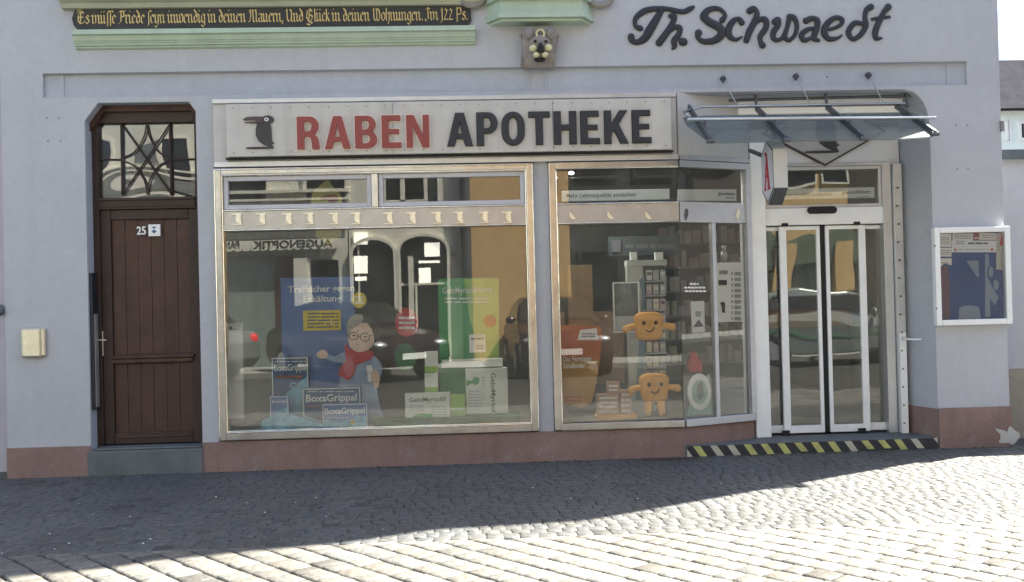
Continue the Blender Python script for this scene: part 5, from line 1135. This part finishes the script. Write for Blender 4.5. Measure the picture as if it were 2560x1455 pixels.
MB().prism([(YO, zs1+.5), (YO, zs1+.45), (-yv, zs1-.02), (-yv, zs1+.03)], 'x', xs0, xs1).build('canvas', MATS['dark_fascia'], aw)
def otext(s_, px0, px1, py0, py1):
    bb = text_mb(s_, 1, .025, .002); fit(bb, OX(px0, py1, yv)[0], OX(px1, py1, yv)[0], OX((px0+px1)/2, py1, yv)[1], OX((px0+px1)/2, py0, yv)[1], -yv+.014, True).build('lettering', DARK, aw)
otext('AUGENOPTIK', 632, 833, 600, 620); otext('PAN', 560, 598, 602, 620)
o2 = thing('arched_house', 'beige house with arched openings and number across the street, seen mirrored', 'house', (X_(1010), YO, 0))
MB().box(X_(875), X_(1158), YO-6, YO, 0, 11).build('wall', OB, o2)
for i in range(1):
    for zz in (3.5, 6.5): xx = X_(1058); o = MB().box(xx-.36, xx+.36, YO, YO+.02, zz, zz+1.9).build('window', ODG, o2); frame(xx-.46, xx+.46, zz-.08, zz+1.98, .1, YO+.021, YO+.06).build('window_frame', OW, o)
def archw(px0, px1, pyt, pyb):
    x0, x1 = X_(px0), X_(px1); z0_, z1_ = Z_(pyb), Z_(pyt); r = (x1-x0)/2
    pts = [(x0, z0_), (x1, z0_)]+arc((x0+x1)/2, z1_-.3, r, .3, 0, 180, 12)
    o = flat([pts], YO, YO+.02).build('arched_opening', ODG, o2)
    out = [(x0-.07, z0_), (x1+.07, z0_)]+arc((x0+x1)/2, z1_-.3, r+.07, .37, 0, 180, 12); flat([out, pts], YO+.0005, YO+.1).build('arch_frame', OW, o)
    return o
a1 = archw(884, 985, 600, 772); a2 = archw(1002, 1118, 592, 960)
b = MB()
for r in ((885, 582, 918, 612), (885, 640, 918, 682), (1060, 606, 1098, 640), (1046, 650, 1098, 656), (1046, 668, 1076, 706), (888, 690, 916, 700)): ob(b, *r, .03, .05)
b.build('glint_panel', mat('sun_glint_glow', (1, .97, .82), .8, emit=1.2), o2)  # glowing cream panels added to imitate sun glints on the far windows
b = MB(); ob(b, 1021, 640, 1034, 850, .05, .12); b.build('white_post', MATS['off_white_trim'], o2)
b = MB(); ob(b, 1040, 710, 1045, 960, .03, .06); ob(b, 1002, 706, 1118, 712, .03, .06); ob(b, 895, 600, 899, 772, .03, .05); b.build('glazing_bar', OW, o2)
bb = text_mb('26', 1, .02, .004); fit(bb, X_(1129), X_(1146), Z_(641), Z_(629), YO+.02, True).build('house_number', INK, o2)
b = MB(); b.tube([(X_(1168), YO+.15, 0), (X_(1168), YO+.15, 11)], .12, 10); tag(b.build('downpipe', mat('dark_downpipe', (.06, .065, .07), .6)), 'dark downpipe between the beige and ochre houses across the street', 'downpipe')
o3 = thing('ochre_house', 'plain ochre house across the street, seen mirrored beside the pier', 'house', (X_(1300), YO, 0))
MB().box(X_(1180), X_(1428), YO-6, YO, 0, 10).build('wall', OC, o3)
for zz in (4.9, 7.4):
    for px in (1250, 1360): o = MB().box(X_(px)-.35, X_(px)+.35, YO, YO+.02, zz, zz+1.5).build('window', ODG, o3); frame(X_(px)-.42, X_(px)+.42, zz-.07, zz+1.57, .07, YO+.021, YO+.05).build('window_frame', OW, o)
o4 = thing('slate_house', 'dark slate clad house across the street, seen mirrored in the right window', 'house', (X_(1650), YO, 0))
MB().box(X_(1430), X_(1890), YO-6, YO, 0, 10).build('wall', mat('dark_slate_cladding', (.04, .042, .04), .75, var=.3, scale=3), o4)
for zz in (1.0, 4.2, 7.0):
    for px in (1500, 1640, 1780): o = MB().box(X_(px)-.4, X_(px)+.4, YO, YO+.02, zz, zz+1.5).build('window', ODG, o4); frame(X_(px)-.46, X_(px)+.46, zz-.06, zz+1.56, .06, YO+.021, YO+.05).build('window_frame', MATS['dark_fascia'], o)
o5 = thing('corner_house', 'ochre house with wavy dark awnings across the street, seen mirrored in the doors', 'house', (X_(2100), YO, 0))
MB().box(X_(1892), X_(2160), YO-6, YO, 0, 10).build('wall', mat('light_ochre_render', (.7, .48, .22), .85, var=.05), o5)
for k in range(3):
    xx = X_(1945)+k*.85; o = MB().box(xx-.28, xx+.28, YO, YO+.02, 3.95, 5.4).build('window', ODG, o5); frame(xx-.34, xx+.34, 3.9, 5.45, .06, YO+.021, YO+.05).build('window_frame', OW, o)
b = MB(); x = X_(1895)
for k in range(3): b.prism([(x+k*.85, 2.1)]+[(x+k*.85+.85*i/8, 2.75-.0+.16*math.sin(math.pi*i/8)) for i in range(9)]+[(x+k*.85+.85, 2.1)], 'y', YO, YO+.25)
b.build('wavy_awning', mat('dark_green_canvas', (.14, .18, .13), .8), o5)
b = MB().box(X_(1895), X_(2155), YO, YO+.04, .2, 2.1); b.build('shop_glass', MATS['grey_green_glass'], o5)
o6 = thing('far_dark_house', 'dark brown house at the end of the far row, seen mirrored in the right leaf', 'house', (X_(2230), YO, 0)); MB().box(X_(2162), 45, YO-6, YO, 0, 10).build('wall', mat('dark_brown_render', (.07, .055, .05), .8), o6)
o7 = thing('left_far_house', 'cream house at the left end of the far row, seen only in slanted panes', 'house', (-12, YO, 0)); MB().box(-16, X_(98), YO-6, YO, 0, 10).build('wall', OW, o7)
b = MB(); ob(b, 1968, 592, 2022, 960, 0, .3); ob(b, 2128, 592, 2162, 960, 0, .3); b.build('shop_pier', MATS['light_ochre_render'], o5)
# cars parked behind and beside the camera
def car(label, loc, rz, paint, stripe=None):
    t = thing('parked_car', label, 'car', (0, 0, 0), 'cars parked on the far side'); CM = mat('car_'+paint[0], paint[1], .25, .3, var=.02, spec=.8)
    prof = [(-2.1, .45), (-2.1, .75), (-2.0, .95), (-1.7, 1.0), (-1.25, 1.42), (-.6, 1.5), (.25, 1.46), (.95, 1.02), (1.8, .86), (2.08, .68), (2.1, .42), (1.95, .28), (-1.95, .28)]
    secs = []
    for wy, top, lo in ((-.86, .86, 1), (-.8, 1.0, 1), (-.62, 1.5, 0), (.62, 1.5, 0), (.8, 1.0, 1), (.86, .86, 1)):
        secs.append([(x*(.985 if abs(wy) > .8 else 1), wy, min(z, top) if z > .5 else z) for x, z in prof])
    b = MB(); n = len(prof)
    for s_ in secs: b.v += s_
    for i in range(len(secs)-1):
        for k in range(n): b.f.append((i*n+k, i*n+(k+1) % n, (i+1)*n+(k+1) % n, (i+1)*n+k))
    b.f.append(tuple(range(n))); b.f.append(tuple(range(len(secs)*n-1, (len(secs)-1)*n-1, -1)))
    b.build('body', CM, t, bevel=.03)
    g = MB()
    for s_ in (-1, 1): g.add([(-1.15, s_*.69, 1.36), (.22, s_*.69, 1.38), (.85, s_*.8, 1.06), (-1.55, s_*.8, 1.06)], [(0, 1, 2, 3)])
    g.add([(.3, -.6, 1.45), (.3, .6, 1.45), (.95, .74, 1.06), (.95, -.74, 1.06)], [(0, 1, 2, 3)]); g.add([(-1.32, -.6, 1.42), (-1.32, .6, 1.42), (-1.74, .74, 1.04), (-1.74, -.74, 1.04)], [(0, 1, 2, 3)])
    g.v = [(v[0]*1.01, v[1]*1.02, v[2]+.01) for v in g.v]; g.build('window_glass', ODG, t)
    for sx in (-1.3, 1.32):
        for sy in (-.8, .8):
            w_ = MB().tube([(sx, sy-.1, .31), (sx, sy+.1, .31)], .31, 20).build('wheel', DARK, t); MB().tube([(sx, sy-.105, .31), (sx, sy+.105, .31)], .19, 14).build('rim', SILV, w_)
    for sy in (-.66, .66):
        MB().ball((1.98, sy, .68), (.12, .17, .08)).build('headlight', SILV, t, smooth=True); MB().ball((-2.05, sy, .82), (.07, .12, .1)).build('tail_light', mat('tail_red', (.6, .02, .02), .3, emit=.4), t, smooth=True)
        MB().ball((.75, sy*1.4, 1.05), (.07, .1, .07)).build('mirror', CM, t, smooth=True)
    MB().box(2.09, 2.12, -.26, .26, .42, .53).build('number_plate', PAPER, t)
    if stripe: [MB().box(-1.9, 1.7, sy-.006, sy+.006, .66, .7).build('side_stripe', stripe, t) for sy in (-.866, .866)]
    t.location = loc; t.rotation_euler = (0, 0, rz); return t
car('dark red car parked nose to the right, mirrored behind the cardboard figure', (-2.3, -10.6, 0), R_(52), ('maroon', (.02, .011, .014)))
car('grey car with red tail light, mirrored at the far left of the window', (-6.3, -10.2, 0), R_(200), ('grey', (.2, .22, .22)))
car('wine red car, mirrored at the right edge of the left window', (1.72, -10.9, 0), R_(88), ('wine', (.03, .01, .012)))
car('white car with green side stripe, mirrored in the sliding doors', (7.2, -9.8, 0), R_(2), ('white', (.24, .27, .25)), MATS['mid_green'])
